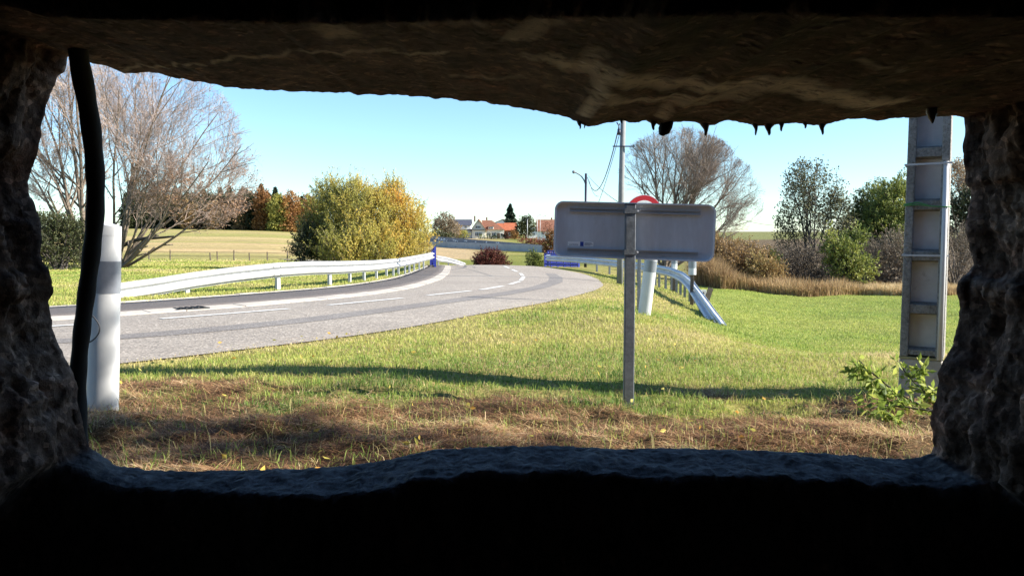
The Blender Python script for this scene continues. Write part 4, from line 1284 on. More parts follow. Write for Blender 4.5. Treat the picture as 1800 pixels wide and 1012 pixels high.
# big bare willow behind the delineator
def willow_left():
    Y = 42
    base = hit(207, 456, 20, 80); base = at(207, 466, Y); base[2] = float(base_z(base[0], base[1])) - .1
    k = Y / F
    def w(px, py, dy=0): return at(px, py, Y + dy)
    env = ellipsoids([(w(255, 240), (5.0, 4.6, 3.9)), (w(160, 250), (3.7, 4.2, 4.1)), (w(350, 300), (3.2, 3.4, 3.3)), (w(300, 360), (3.3, 3.0, 1.7)), (w(110, 300), (2.2, 3, 3.0))])
    b = base
    stems = []
    tg = [(300, 120, 0), (240, 108, -1.0), (370, 190, .4), (430, 265, -.6), (430, 330, -1.2), (175, 150, -1.5), (280, 160, 1.8), (375, 372, -2.2), (405, 348, -.4), (335, 350, 1.2), (300, 335, -1.4)]
    for (px, py, dy) in tg:
        t = w(px, py, dy * 1.6)
        d = t - b; L = np.linalg.norm(d) * 1.0
        stems.append((b + np.array([rng.uniform(-.15, .15), rng.uniform(-.3, .3), 0]), d / L + np.array([0, 0, -.02]), L, .088))
    zone = lambda Q: np.exp(-((Q[:, 2] - w(300, 365)[2]) / 1.5) ** 2) * 6 * (Q[:, 0] > w(185, 300)[0]) + .06
    bare_tree('willow_tree', 'large bare willow with purplish twigs and brown leaves low down, right of the hanging hose', 'tree', base, [(tuple(np.array(s[0]) - base), s[1], s[2], s[3]) for s in stems],
              lambda p: env(p + base), SPEC, M['bark'], M['twig'], 4200, M['dry_leaf'], .12, lambda Q: zone(Q + base), 3)
    # second tree, further left
    Y2 = 46
    b2 = at(152, 460, Y2); b2[2] = float(base_z(b2[0], b2[1])) - .1
    w2 = lambda px, py, dy=0: at(px, py, Y2 + dy)
    env2 = ellipsoids([(w2(95, 250), (3.0, 3.5, 4.4)), (w2(140, 200), (2.4, 3, 3.6)), (w2(60, 330), (2.6, 3, 2.4))])
    stems = []
    for (px, py, dy) in [(85, 170, 0), (110, 130, 1), (60, 250, -1), (140, 120, -.6), (40, 300, .6), (75, 340, -1.5), (125, 200, 1.8)]:
        t = w2(px, py, dy); d = t - b2; L = np.linalg.norm(d)
        stems.append((tuple(rng.uniform(-.1, .1, 3)), d / L, L, .14))
    bare_tree('willow_tree', 'bare leaning tree left of the hanging hose, against the stone jamb', 'tree', b2, stems, lambda p: env2(p + b2), SPEC, M['bark'], M['twig'], 1500, M['few_leaf'], .12, None, 5)
    # dead branch lying across
    D = [w(214, 432), w(240, 421, -.5), w(262, 419, -.8), (w(285, 417.5, -1)), w(305, 415.5, -1.2)]
    o = MB().tube([tuple(q) for q in resample(D, 14, 1)], list(np.linspace(.12, .05, 14)), 7)
    D2 = [w(240, 421, -.5), w(262, 416.5, -.6), w(279, 414, -.7)]
    o.tube([tuple(q) for q in D2], [.07, .05, .03], 6)
    lg = o.build('dead_branch', M['bark_dark'], None, True)
    tag(lg, 'broken dark bough sticking out level from the foot of the large willow', 'branch')
willow_left()

def tree_right():
    Y = 58
    base = at(1168, 470, Y); base[2] = float(base_z(base[0], base[1])) - .1
    w = lambda px, py, dy=0: at(px, py, Y + dy)
    env = ellipsoids([(w(1190, 300), (3.7, 3.8, 3.15)), (w(1255, 325), (2.9, 3.2, 2.3)), (w(1300, 355), (1.75, 2.2, 2.2)), (w(1140, 290), (1.9, 2.3, 1.9)), (w(1115, 305), (1.1, 1.8, 1.7)), (w(1240, 390), (2.6, 2.6, 1.6)), (w(1225, 300), (2.9, 3.0, 2.7))])
    stems = []
    for (px, py, dy) in [(1160, 230, 0), (1190, 226, 1), (1120, 262, -.8), (1230, 245, .5), (1215, 260, -1.6), (1275, 290, .3), (1320, 325, -.6), (1325, 375, .4), (1290, 400, -1.2), (1140, 250, 1.7), (1265, 330, 2.0), (1108, 315, .5), (1245, 262, 1.2), (1255, 275, -.6), (1205, 235, .8)]:
        t = w(px, py, dy); d = t - base; L = np.linalg.norm(d)
        stems.append((tuple(rng.uniform(-.25, .25, 3) * np.array([1, 1, 0])), d / L, L, .13))
    bare_tree('bare_tree', 'wide bare tree spreading fine brown twigs behind the grey sign back', 'tree', base, stems, lambda p: env(p + base), SPEC, M['bark'], M['twig2'], 2500, M['few_leaf'], .10, None, 8)
tree_right()

# ---- shrubs: many upright or outward shoots carrying small leaves
def shrub(name, label, cat, base, lobes, nshoot, per, lsize, mat, wood, up=.6, shell=.55, shoot=(.35, .8), tint=None, seed=1, group=None, aspect=.4, stems=12, leafname='foliage', stem_from=None, twigs=True, stem_r=.05):
    """lobes: [(centre xyz world, radii xyz)], base world point"""
    r = np.random.default_rng(seed)
    root = empty(name, base, label, cat, group)
    base = np.array(base, float)
    lob = [(np.array(c, float) - base, np.array(q, float)) for c, q in lobes]
    wts = np.array([np.prod(q) ** (2 / 3) for _, q in lob]); wts /= wts.sum()
    li = r.choice(len(lob), nshoot, p=wts)
    Cc = np.array([lob[i][0] for i in li]); Rr = np.array([lob[i][1] for i in li])
    u = unit(r.normal(size=(nshoot, 3)))
    rad = (shell + (1 - shell) * r.uniform(0, 1, nshoot) ** .6)[:, None]
    P0 = Cc + u * Rr * rad
    # an uneven outline: push whole areas in and out
    ph = r.uniform(0, 6, 3)
    wob = 1 + .13 * np.sin(u[:, 0] * 7 + ph[0]) * np.sin(u[:, 1] * 6 + ph[1]) + .10 * np.sin(u[:, 2] * 9 + ph[2] + u[:, 0] * 5)
    P0 = Cc + (P0 - Cc) * wob[:, None]
    keep = P0[:, 2] > .02
    P0 = P0[keep]; u = u[keep]; m = len(P0)
    D = unit(u * (1 - up) + np.array([0, 0, up]) + r.normal(size=(m, 3)) * .28)
    Ls = r.uniform(*shoot, m)
    tt = np.linspace(0, 1, 4)
    curve = r.normal(size=(m, 3)) * .12
    PP = P0[:, None, :] + D[:, None, :] * (Ls[:, None] * tt[None, :])[..., None] + curve[:, None, :] * (Ls[:, None] * tt[None, :] ** 2)[..., None]
    if twigs:
        parts = [tubes_np(PP, np.full((m, 4), lsize * .055) * np.linspace(1, .5, 4)[None], 3)]
    else: parts = []
    if stems:
        st = []
        tgt = r.choice(m, stems)
        for i in tgt:
            a = (stem_from - base if stem_from is not None else np.zeros(3)) + r.normal(size=3) * np.array([.25, .25, 0]) * max(.4, lob[0][1][0] * .25)
            a[2] = -.1
            e = P0[i]
            mid = a * .5 + e * .5 + np.array([0, 0, .12 * np.linalg.norm(e - a)]) + r.normal(size=3) * .1
            tq = np.linspace(0, 1, 7)[:, None]
            st.append((1 - tq) ** 2 * a + 2 * tq * (1 - tq) * mid + tq ** 2 * e)
        Vs, qs = tubes_np(np.array(st), np.full((stems, 7), stem_r) * np.linspace(1, .3, 7)[None], 5)
        link('trunk' if cat == 'tree' else 'stems', np_mesh('stems', Vs, [qs]), wood, root, True)
    n = m * per
    s = np.repeat(np.arange(m), per); t = r.uniform(.05, 1.05, n)
    C = P0[s] + D[s] * (Ls[s] * t)[:, None] + curve[s] * (Ls[s] * t ** 2)[:, None] + r.normal(size=(n, 3)) * lsize * .35
    T = unit(D[s] * .8 + r.normal(size=(n, 3)) * .55)
    V, q = leaf_quads(C, T, lsize * r.uniform(.6, 1.25, n), lsize * aspect, r=r)
    me = np_mesh('foliage', V, [q])
    if tint is not None:
        tv = tint(P0 + base, r)
        set_float(me, np.repeat(tv[s], 4), 'tint')
    link('crown' if cat == 'tree' else leafname, me, mat, root)
    if twigs:
        V, q = join(parts)
        link('twigs', np_mesh('twigs', V, [q]), wood, root)
    return root

def n3(P, sc, seed):
    return np.array([mnoise.noise(Vector(p) * sc + Vector((seed * 7.1, seed * 3.3, 0))) for p in P]) * .5 + .5

def lob(px, py, Y, rx, rz, ry=None):
    """lobe centred at picture point seen at distance Y; half sizes in picture px"""
    c = at(px, py, Y); k = Y / F
    return (c, (rx * k, (ry if ry else rx * .85) * k, rz * k))
def gbase(px, Y):
    x = (px - 900) / F * Y
    return np.array([x, Y, float(base_z(x, Y))])

M['gold_leaf'] = leaf_mat('yellow_green_willow_leaves', [(0, (.12, .13, .035)), (.25, (.27, .27, .07)), (.5, (.45, .41, .10)), (.72, (.62, .48, .11)), (.88, (.66, .42, .08)), (1, (.62, .32, .07))], 'tint', .42)
M['green_leaf'] = leaf_mat('mid_green_leaves', [(0, (.045, .06, .018)), (.35, (.10, .125, .03)), (.7, (.20, .235, .05)), (1, (.36, .36, .09))], 'tint', .3)
M['dark_leaf'] = leaf_mat('dark_olive_leaves', [(0, (.02, .028, .012)), (.5, (.045, .055, .022)), (1, (.10, .105, .035))], 'tint', .2)
M['red_leaf'] = leaf_mat('red_brown_leaves', [(0, (.07, .02, .018)), (.5, (.17, .05, .035)), (1, (.28, .12, .07))], 'tint', .25)
M['orange_leaf'] = leaf_mat('orange_autumn_leaves', [(0, (.12, .06, .025)), (.5, (.25, .12, .045)), (1, (.38, .22, .07))], 'tint', .3)
M['brown_leaf'] = leaf_mat('brown_scrub_leaves', [(0, (.09, .062, .042)), (.4, (.20, .135, .075)), (.7, (.32, .205, .085)), (1, (.38, .30, .11))], 'tint', .25)
M['grey_leaf'] = leaf_mat('grey_brown_scrub', [(0, (.075, .06, .045)), (.5, (.185, .145, .10)), (1, (.31, .25, .17))], 'tint', .2)
M['needle'] = leaf_mat('dark_spruce_needles', [(0, (.012, .022, .014)), (.5, (.025, .042, .024)), (1, (.05, .07, .035))], None, .1)

# the big golden willow bush
Yb = 40
b0 = gbase(640, Yb)
shrub('willow_bush', 'big rounded yellow-green willow bush behind the left guardrail', 'bush', b0,
      [lob(588, 402, Yb, 54, 62), lob(580, 354, Yb + .5, 24, 36), lob(640, 394, Yb - .4, 66, 62), lob(692, 396, Yb, 50, 56), lob(722, 425, Yb - .3, 34, 42), lob(560, 430, Yb - .3, 33, 40), lob(640, 440, Yb - 1, 92, 36), lob(625, 358, Yb, 34, 32), lob(690, 352, Yb + .3, 22, 30)],
      5200, 17, .13, M['gold_leaf'], M['bark'], up=.72, shell=.5, shoot=(.35, .85),
      tint=lambda P, r: np.clip(.52 + .75 * (n3(P, .9, 3) - .5) + .35 * (n3(P, 2.6, 4) - .5) + .055 * (P[:, 0] - b0[0]) + .03 * (P[:, 2] - 1.5), 0, 1), seed=11, aspect=.34, stems=40)

# dark hedge tree at the far left
Yh = 38
shrub('hedge_bush', 'dark tangled green hedge bush beside the left stone jamb', 'bush', gbase(105, Yh), [lob(100, 425, Yh, 42, 45), lob(140, 430, Yh + 1, 30, 40), (lob(70, 420, Yh + .4, 30, 46))], 900, 12, .15, M['dark_leaf'], M['bark_dark'],
      up=.4, shell=.35, tint=lambda P, r: np.clip(.55 + .8 * (n3(P, 1.1, 5) - .5), 0, 1), seed=12, stems=26)
# bush at the left edge of the willow bush, pale
shrub('dark_bush', 'small dark evergreen bush at the left foot of the big willow bush', 'bush', gbase(532, 38.5), [lob(532, 440, 38.5, 12, 30), lob(540, 425, 38.8, 10, 26)], 180, 14, .14, M['dark_leaf'], M['bark_dark'], up=.4, tint=lambda P, r: .3 + 0 * P[:, 0], seed=13, stems=4)

# red bush and small green bush past the crest
shrub('red_bush', 'round red-brown bush standing just past the road crest', 'bush', gbase(860, 57), [lob(860, 460, 57, 24, 18), lob(848, 466, 57, 16, 14), lob(876, 464, 57, 16, 14)], 900, 12, .14, M['red_leaf'], M['bark_dark'], up=.45, shell=.4, shoot=(.2, .5),
      tint=lambda P, r: np.clip(.5 + .9 * (n3(P, 1.6, 6) - .5) + .18 * (P[:, 0] - P[:, 0].mean()), 0, 1), seed=14, stems=10)
shrub('green_bush', 'small sparse green bush past the road crest, left of the grey sign back', 'bush', gbase(939, 55), [lob(938, 458, 55, 11, 15), lob(946, 462, 55, 8, 11)], 240, 10, .13, M['green_leaf'], M['bark_dark'], up=.4, shell=.2, shoot=(.15, .4),
      tint=lambda P, r: np.clip(.45 + .8 * (n3(P, 2, 7) - .5), 0, 1), seed=15, stems=8)

# scrub on the right behind the reeds
def sc(name, label, px, Y, lobes, n, per, ls, mat, wood, seed, mid=.5, amp=.9, up=.45, shell=.3, shoot=(.2, .6), stems=14, cat='bush', aspect=.42, grad=0, **kw):
    return shrub(name, label, cat, gbase(px, Y), [lob(*l) for l in lobes], n, per, ls, M[mat], M[wood], up=up, shell=shell, shoot=shoot,
          tint=lambda P, r: np.clip(mid + amp * (n3(P, 1.3, seed) - .5) + .5 * (n3(P, 4, seed + 1) - .5) * amp + grad * (P[:, 0] - P[:, 0].mean()), 0, 1), seed=seed, stems=stems, aspect=aspect, **kw)
sc('bramble_bush', 'orange-brown bramble mound right of the grey sign back', 1300, 34, [(1275, 465, 34, 50, 40), (1325, 468, 34.5, 36, 34), (1245, 455, 34.5, 30, 42)], 1900, 10, .12, 'brown_leaf', 'bark', 21, .58)
sc('bramble_bush', 'yellowish-brown bramble clump between the orange mound and the grey thicket', 1345, 33, [(1340, 482, 33, 24, 28), (1362, 492, 33, 18, 20)], 600, 10, .11, 'brown_leaf', 'bark', 22, .75)
sc('thorn_thicket', 'dark grey leafless thicket under the sparse multi-stemmed tree', 1410, 37, [(1400, 478, 37, 48, 34), (1440, 470, 37.5, 40, 36), (1370, 470, 37.5, 30, 30)], 1900, 5, .10, 'grey_leaf', 'bark_dark', 23, .25, shoot=(.3, .9), up=.3, stems=40)
sc('thorn_thicket', 'grey-brown twiggy thicket just left of the concrete ladder pole', 1555, 36, [(1550, 470, 36, 44, 44), (1590, 462, 36, 40, 48), (1520, 490, 36, 34, 28)], 2100, 5, .10, 'grey_leaf', 'bark', 24, .55, shoot=(.3, .9), up=.35, stems=40)
sc('thorn_thicket', 'dim thicket between the concrete pole and the right stone jamb', 1680, 36, [(1680, 450, 36, 40, 50), (1720, 450, 37, 40, 50)], 1200, 5, .10, 'grey_leaf', 'bark', 25, .4, shoot=(.3, .9), up=.35, stems=24)
sc('green_shrub', 'bright green leafy shrub at the foot of the sparse multi-stemmed tree', 1490, 33, [(1488, 465, 33, 30, 34), (1468, 440, 33.4, 20, 28), (1515, 478, 33, 20, 20), (1503, 422, 33.6, 14, 18)], 560, 10, .15, 'green_leaf', 'bark_dark', 26, .66, shell=.1, stems=16)
sc('green_shrub', 'low dark green shrub beside the orange-brown bramble mound', 1350, 34.5, [(1352, 472, 34.5, 14, 22)], 220, 10, .13, 'green_leaf', 'bark_dark', 27, .4, stems=6)

# sparse multi-stemmed tree
M['sparse_leaf'] = leaf_mat('sparse_dark_leaves', [(0, (.045, .05, .03)), (.5, (.10, .105, .05)), (1, (.22, .20, .09))], None, .25)
def sparse_tree():
    Y = 40
    base = gbase(1428, Y)
    w = lambda px, py, dy=0: at(px, py, Y + dy)
    env = ellipsoids([(w(1428, 340), (1.55, 1.6, 1.75)), (w(1425, 395), (1.7, 1.6, 1.7)), (w(1470, 390), (1.0, 1.2, 1.6)), (w(1400, 420), (1.0, 1.2, 1.4))])
    stems = []
    for (px, py, dy) in [(1425, 290, 0), (1440, 288, .6), (1405, 305, -.4), (1460, 310, .2), (1395, 345, .7), (1480, 350, -.5), (1412, 320, -.9), (1450, 330, 1), (1385, 380, .2), (1490, 385, .3)]:
        t = w(px, py, dy); d = t - base; L = np.linalg.norm(d)
        stems.append((tuple(rng.uniform(-.35, .35, 3) * np.array([1, 1, 0])), d / L, L, .06))
    spec = [dict(s) for s in SPEC]
    spec[0]['n'] = 7; spec[1]['n'] = 7; spec[2]['n'] = 5; spec[0]['t0'] = .3
    spec[0]['ratio'] = (.3, .5)
    bare_tree('ash_tree', 'multi-stemmed tree with sparse dark leaves, left of the dense green trees', 'tree', base, stems, lambda p: env(p + base), spec[:4], M['bark_dark'], M['bark_dark'], 5200, M['sparse_leaf'], .15, None, 31)
sparse_tree()
sc('leafy_tree', 'dense yellow-green tree partly hidden behind the concrete ladder pole', 1572, 41, [(1565, 385, 41, 42, 58), (1590, 360, 41.5, 40, 48), (1545, 410, 40.5, 30, 44), (1585, 420, 40.5, 42, 46)], 2000, 13, .15, 'green_leaf', 'bark_dark', 33, .68, shell=.45, cat='tree', stems=10, grad=.10)
sc('leafy_tree', 'darker green tree just left of the dense yellow-green tree', 1520, 43, [(1520, 400, 43, 32, 52), (1535, 365, 43.5, 26, 40), (1505, 420, 43, 24, 40)], 1100, 12, .15, 'green_leaf', 'bark_dark', 34, .30, shell=.35, cat='tree', stems=10, grad=.05)
sc('leafy_tree', 'bluish green tree between the concrete pole and the right stone jamb', 1690, 44, [(1692, 390, 44, 34, 50), (1720, 380, 44, 34, 56)], 900, 11, .16, 'dark_leaf', 'bark_dark', 35, .5, shell=.35, cat='tree', stems=8)
def jamb_tree():
    Y = 60
    base = gbase(1700, Y)
    w = lambda px, py, dy=0: at(px, py, Y + dy)
    env = ellipsoids([(w(1695, 330), (2.0, 2, 2.0)), (w(1720, 340), (2.4, 2, 2.4))])
    stems = []
    for (px, py, dy) in [(1685, 300, 0), (1700, 290, .5), (1670, 330, -.5), (1720, 300, 0), (1740, 320, .4)]:
        t = w(px, py, dy); d = t - base; L = np.linalg.norm(d); stems.append((tuple(rng.uniform(-.2, .2, 3) * np.array([1, 1, 0])), d / L, L, .09))
    bare_tree('bare_tree', 'pale half-bare tree showing between the concrete pole and right jamb', 'tree', base, stems, lambda p: env(p + base), SPEC[:4], M['bark'], M['twig2'], 2600, M['few_leaf'], .2, None, 36)
jamb_tree()

# ---- conifers
def conifer(name, label, base, h, w, seed, n=1500, ls=.5, group=None, ratio=.3, tier=.008, zmin=.06):
    r = np.random.default_rng(seed)
    root = empty(name, base, label, 'tree', group)
    MB().tube([(0, 0, -.3), (0, 0, h * .5), (0, 0, h * .97)], [h * .018, h * .011, h * .003], 7).build('trunk', M['bark_dark'], root, True)
    t = r.uniform(zmin, 1, n) ** .8
    tiers = np.round(t * 15) / 15 + r.normal(0, tier, n)
    z = h * np.clip(tiers, .05, 1.0)
    rad = w * .5 * (1 - np.clip(tiers, 0, 1)) ** .8 * (1 + .25 * np.sin(tiers * 41 + seed)) + .012 * h
    an = r.uniform(0, 2 * np.pi, n)
    bias = 1 + .18 * np.sin(an * 3 + tiers * 9 + seed)
    q = r.uniform(.25, 1.05, n) ** .7
    C = np.stack([np.cos(an) * rad * q * bias, np.sin(an) * rad * q * bias, z - rad * q * .22], 1)
    T = unit(np.stack([np.cos(an), np.sin(an), -.35 + 0 * an], 1) + r.normal(size=(n, 3)) * .35)
    V, qd = leaf_quads(C, T, ls * r.uniform(.7, 1.4, n), ls * ratio, .6, r=r)
    # leader
    link('crown', np_mesh('crown', V, [qd]), M['needle'], root)
    return root

def dup(root, loc, scale, label, rz, group=None, name=None):
    c = root.copy(); COL.objects.link(c); c.location = Vector(loc); c.scale = scale; c.rotation_euler = (0, 0, rz)
    c['label'] = label
    if group: c['group'] = group
    for ch in root.children:
        d = ch.copy(); COL.objects.link(d); d.parent = c
    return c

def z_at(px, Y): return gbase(px, Y)
# tall conifer by the houses and the conifer among the trees on the right
conifer('spruce_tree', 'tall dark spruce rising behind the orange-roofed house', gbase(897, 345) - np.array([0, 0, .5]), 15.5, 8.8, 41, 5200, 1.0, None, .4, .03)
conifer('spruce_tree', 'dark spruce top poking up left of the concrete ladder pole', gbase(1556, 52), 5.3, 3.2, 42, 2200, .34, None, .35, .02)

# far wood behind the stubble field
GF = 'trees of the far wood'
pf = [(470, 300, 13.5), (345, 300, 14)]
sp1 = conifer('spruce_tree', 'dark spruce of the far wood behind the stubble field', gbase(430, 292), 16, 7.0, 43, 3000, 1.1, GF, .4, .025, .0)
sp2 = conifer('spruce_tree', 'dark spruce of the far wood behind the stubble field', gbase(462, 296), 17.5, 7.4, 44, 3200, 1.1, GF, .4, .025, .0)
def wood_tree(mat, label, px, Y, h, w, seed, mid):
    b = gbase(px, Y); 
    root = shrub('autumn_tree', label, 'tree', b, [(b + np.array([0, 0, h * .58]), (w * .5, w * .5, h * .42)), (b + np.array([w * .1, 0, h * .30]), (w * .46, w * .46, h * .34)), (b + np.array([-w * .1, 0, h * .12]), (w * .5, w * .5, h * .16))], 750, 7, .75, M[mat], M['bark_dark'], up=.4, shell=.4, shoot=(.6, 1.6),
                  tint=lambda P, r: np.clip(mid + .9 * (n3(P, .35, seed) - .5), 0, 1), seed=seed, group=GF, stems=5, aspect=.6, twigs=False, stem_r=.16)
    return root
oa = wood_tree('orange_leaf', 'slim orange tree at the far wood, topmost of the bright ones', 464, 286, 16.0, 6, 51, .55)
ob = wood_tree('orange_leaf', 'broad orange tree at the right end of the far wood', 511, 284, 14.0, 7.2, 52, .7)
oc = wood_tree('gold_leaf', 'yellow-green tree between the two orange trees of the far wood', 490, 283, 13.2, 6.5, 53, .30)
dg = wood_tree('dark_leaf', 'dark broadleaf tree of the far wood behind the stubble field', 405, 296, 14, 9, 54, .35)
br = wood_tree('brown_leaf', 'brown autumn tree of the far wood behind the stubble field', 300, 300, 13, 8, 55, .5)
rw = np.random.default_rng(99)
for i in range(34):
    px = 225 + i * 9.6 + rw.uniform(-4, 4)
    Y = 300 + rw.uniform(-2, 22)
    if 498 < px < 525 and i % 2: continue
    k = rw.uniform(.80, 1.02) * (1.0 if px > 390 else .96)
    dup([sp1, sp2][i % 2], gbase(px, Y), (k * 1.1, k * 1.1, k), 'dark spruce of the far wood behind the stubble field', rw.uniform(0, 6))
for i, (px, k) in enumerate([(240, .9), (265, 1), (285, .85), (322, .95), (345, .9), (368, 1), (388, .9), (415, .92), (440, .98), (452, .8), (476, .72), (528, .8), (545, .9), (560, .8)]):
    dup(dg, gbase(px, 293 + rw.uniform(-4, 4)), (k, k, k), 'dark broadleaf tree of the far wood behind the stubble field', rw.uniform(0, 6))
for px, k in [(335, .85), (378, .8), (425, .6), (500, .55)]:
    dup(br, gbase(px, 287), (k, k, k), 'brown autumn tree of the far wood behind the stubble field', rw.uniform(0, 6))
dup(ob, gbase(545, 288), (.9, .9, .95), 'orange tree mostly hidden by the big willow bush', 2.0)

# wire fence along the stubble field
def wire_fence():
    pts = [(215, 456.5, 60), (262, 457, 60), (299, 457.5, 60), (370, 459.5, 59), (382, 460, 59), (411, 461, 58.5), (439, 461.8, 58), (470, 463, 57.5), (505, 464, 57)]
    b = at(*pts[3])
    root = empty('wire_fence', b, 'low wire fence on thin wooden posts along the stubble field', 'fence')
    P = []
    for i, (px, py, Y) in enumerate(pts):
        q = gbase(px, Y); P.append(q)
        o = q - b
        hh = .72 + .10 * ((i * 7) % 3 - 1)
        MB().tube([(o[0], o[1], o[2] - .2), (o[0] + .03 * ((i % 3) - 1), o[1], o[2] + hh)], [.05, .04], 6).build('fence_post', M['wood_post'], root)
    for z in (.35, .65):
        MB().tube([tuple(q - b + np.array([0, 0, z])) for q in P], .011, 4).build('wire', M['cable'], root)
wire_fence()

# ================================================================== houses, walls and trees in the distance
M['render_cream'] = simple('cream_house_render', (.72, .69, .60), .9, 0, .06, .6, 6, .1)
M['render_white'] = simple('white_house_render', (.74, .74, .74), .9, 0, .06, .6, 6, .1)
M['render_grey'] = simple('grey_house_render', (.34, .36, .38), .9, 0, .08, .6, 6, .1)
M['tile_orange'] = simple('orange_roof_tile', (.36, .105, .045), .85, 0, .22, 1.2, 8, .3)
M['tile_brown'] = simple('brown_roof_tile', (.20, .085, .05), .85, 0, .25, 1.2, 8, .3)
M['slate_blue'] = simple('dark_slate_roof', (.055, .06, .085), .8, 0, .2, 1.2, 8, .3)
M['brick_red'] = simple('red_brick_wall', (.22, .09, .06), .9, 0, .25, 2.5, 8, .3)
M['glass_dark'] = simple('dark_window_glass', (.035, .045, .06), .2, 0, .2, 1, 4, 0)
M['wood_brown'] = simple('brown_painted_wood', (.10, .07, .05), .7, 0, .15)

def gable_wing(root, x0, x1, y0, y1, ze, zr, wall, roofL, roofR, ridge='y', over=.5, zb=-1.0, name='wall'):
    if ridge == 'y':
        xm = (x0 + x1) / 2
        prof = [(x0, zb), (x1, zb), (x1, ze), (xm, zr), (x0, ze)]
        V = [(x, y0, z) for x, z in prof] + [(x, y1, z) for x, z in prof]
        MB().add(V, [(0, 1, 2, 3, 4), (9, 8, 7, 6, 5), (0, 5, 6, 1), (1, 6, 7, 2), (0, 4, 9, 5)]).build(name, wall, root)
        for sx, mat in ((-1, roofL), (1, roofR)):
            xe = x0 - over if sx < 0 else x1 + over
            sl = (zr - ze) / (xm - x0)
            zo = ze - sl * over
            th = .22
            V = [(xm, y0 - over, zr + .05), (xe, y0 - over, zo + .05), (xe, y1 + over, zo + .05), (xm, y1 + over, zr + .05)]
            V += [(x, y, z + th) for x, y, z in V]
            MB().add(V, [(0, 1, 2, 3), (4, 7, 6, 5), (0, 4, 5, 1), (1, 5, 6, 2), (2, 6, 7, 3), (3, 7, 4, 0)]).build('roof', mat, root)
    else:
        ym = (y0 + y1) / 2
        prof = [(y0, zb), (y1, zb), (y1, ze), (ym, zr), (y0, ze)]
        V = [(x0, y, z) for y, z in prof] + [(x1, y, z) for y, z in prof]
        MB().add(V, [(4, 3, 2, 1, 0), (5, 6, 7, 8, 9), (1, 6, 5, 0), (2, 7, 6, 1), (0, 5, 9, 4)]).build(name, wall, root)
        for sy, mat in ((-1, roofL), (1, roofR)):
            ye = y0 - over if sy < 0 else y1 + over
            sl = (zr - ze) / (ym - y0); zo = ze - sl * over; th = .22
            V = [(x0 - over * .6, ym, zr + .05), (x0 - over * .6, ye, zo + .05), (x1 + over * .6, ye, zo + .05), (x1 + over * .6, ym, zr + .05)]
            V += [(x, y, z + th) for x, y, z in V]
            MB().add(V, [(0, 1, 2, 3), (4, 7, 6, 5), (0, 4, 5, 1), (1, 5, 6, 2), (2, 6, 7, 3), (3, 7, 4, 0)]).build('roof', mat, root)

def window(root, xc, y, zc, w, h, n=1, frame='white_paint'):
    f = MB().box((xc, y - .04, zc), (w, .16, h)).build('window', M[frame], root)
    pw = (w - .12 * (n + 1)) / n
    for i in range(n):
        x = xc - w / 2 + .12 + pw / 2 + i * (pw + .12)
        MB().box((x, y - .125, zc), (pw, .02, h - .24)).build('pane', M['glass_dark'], f)

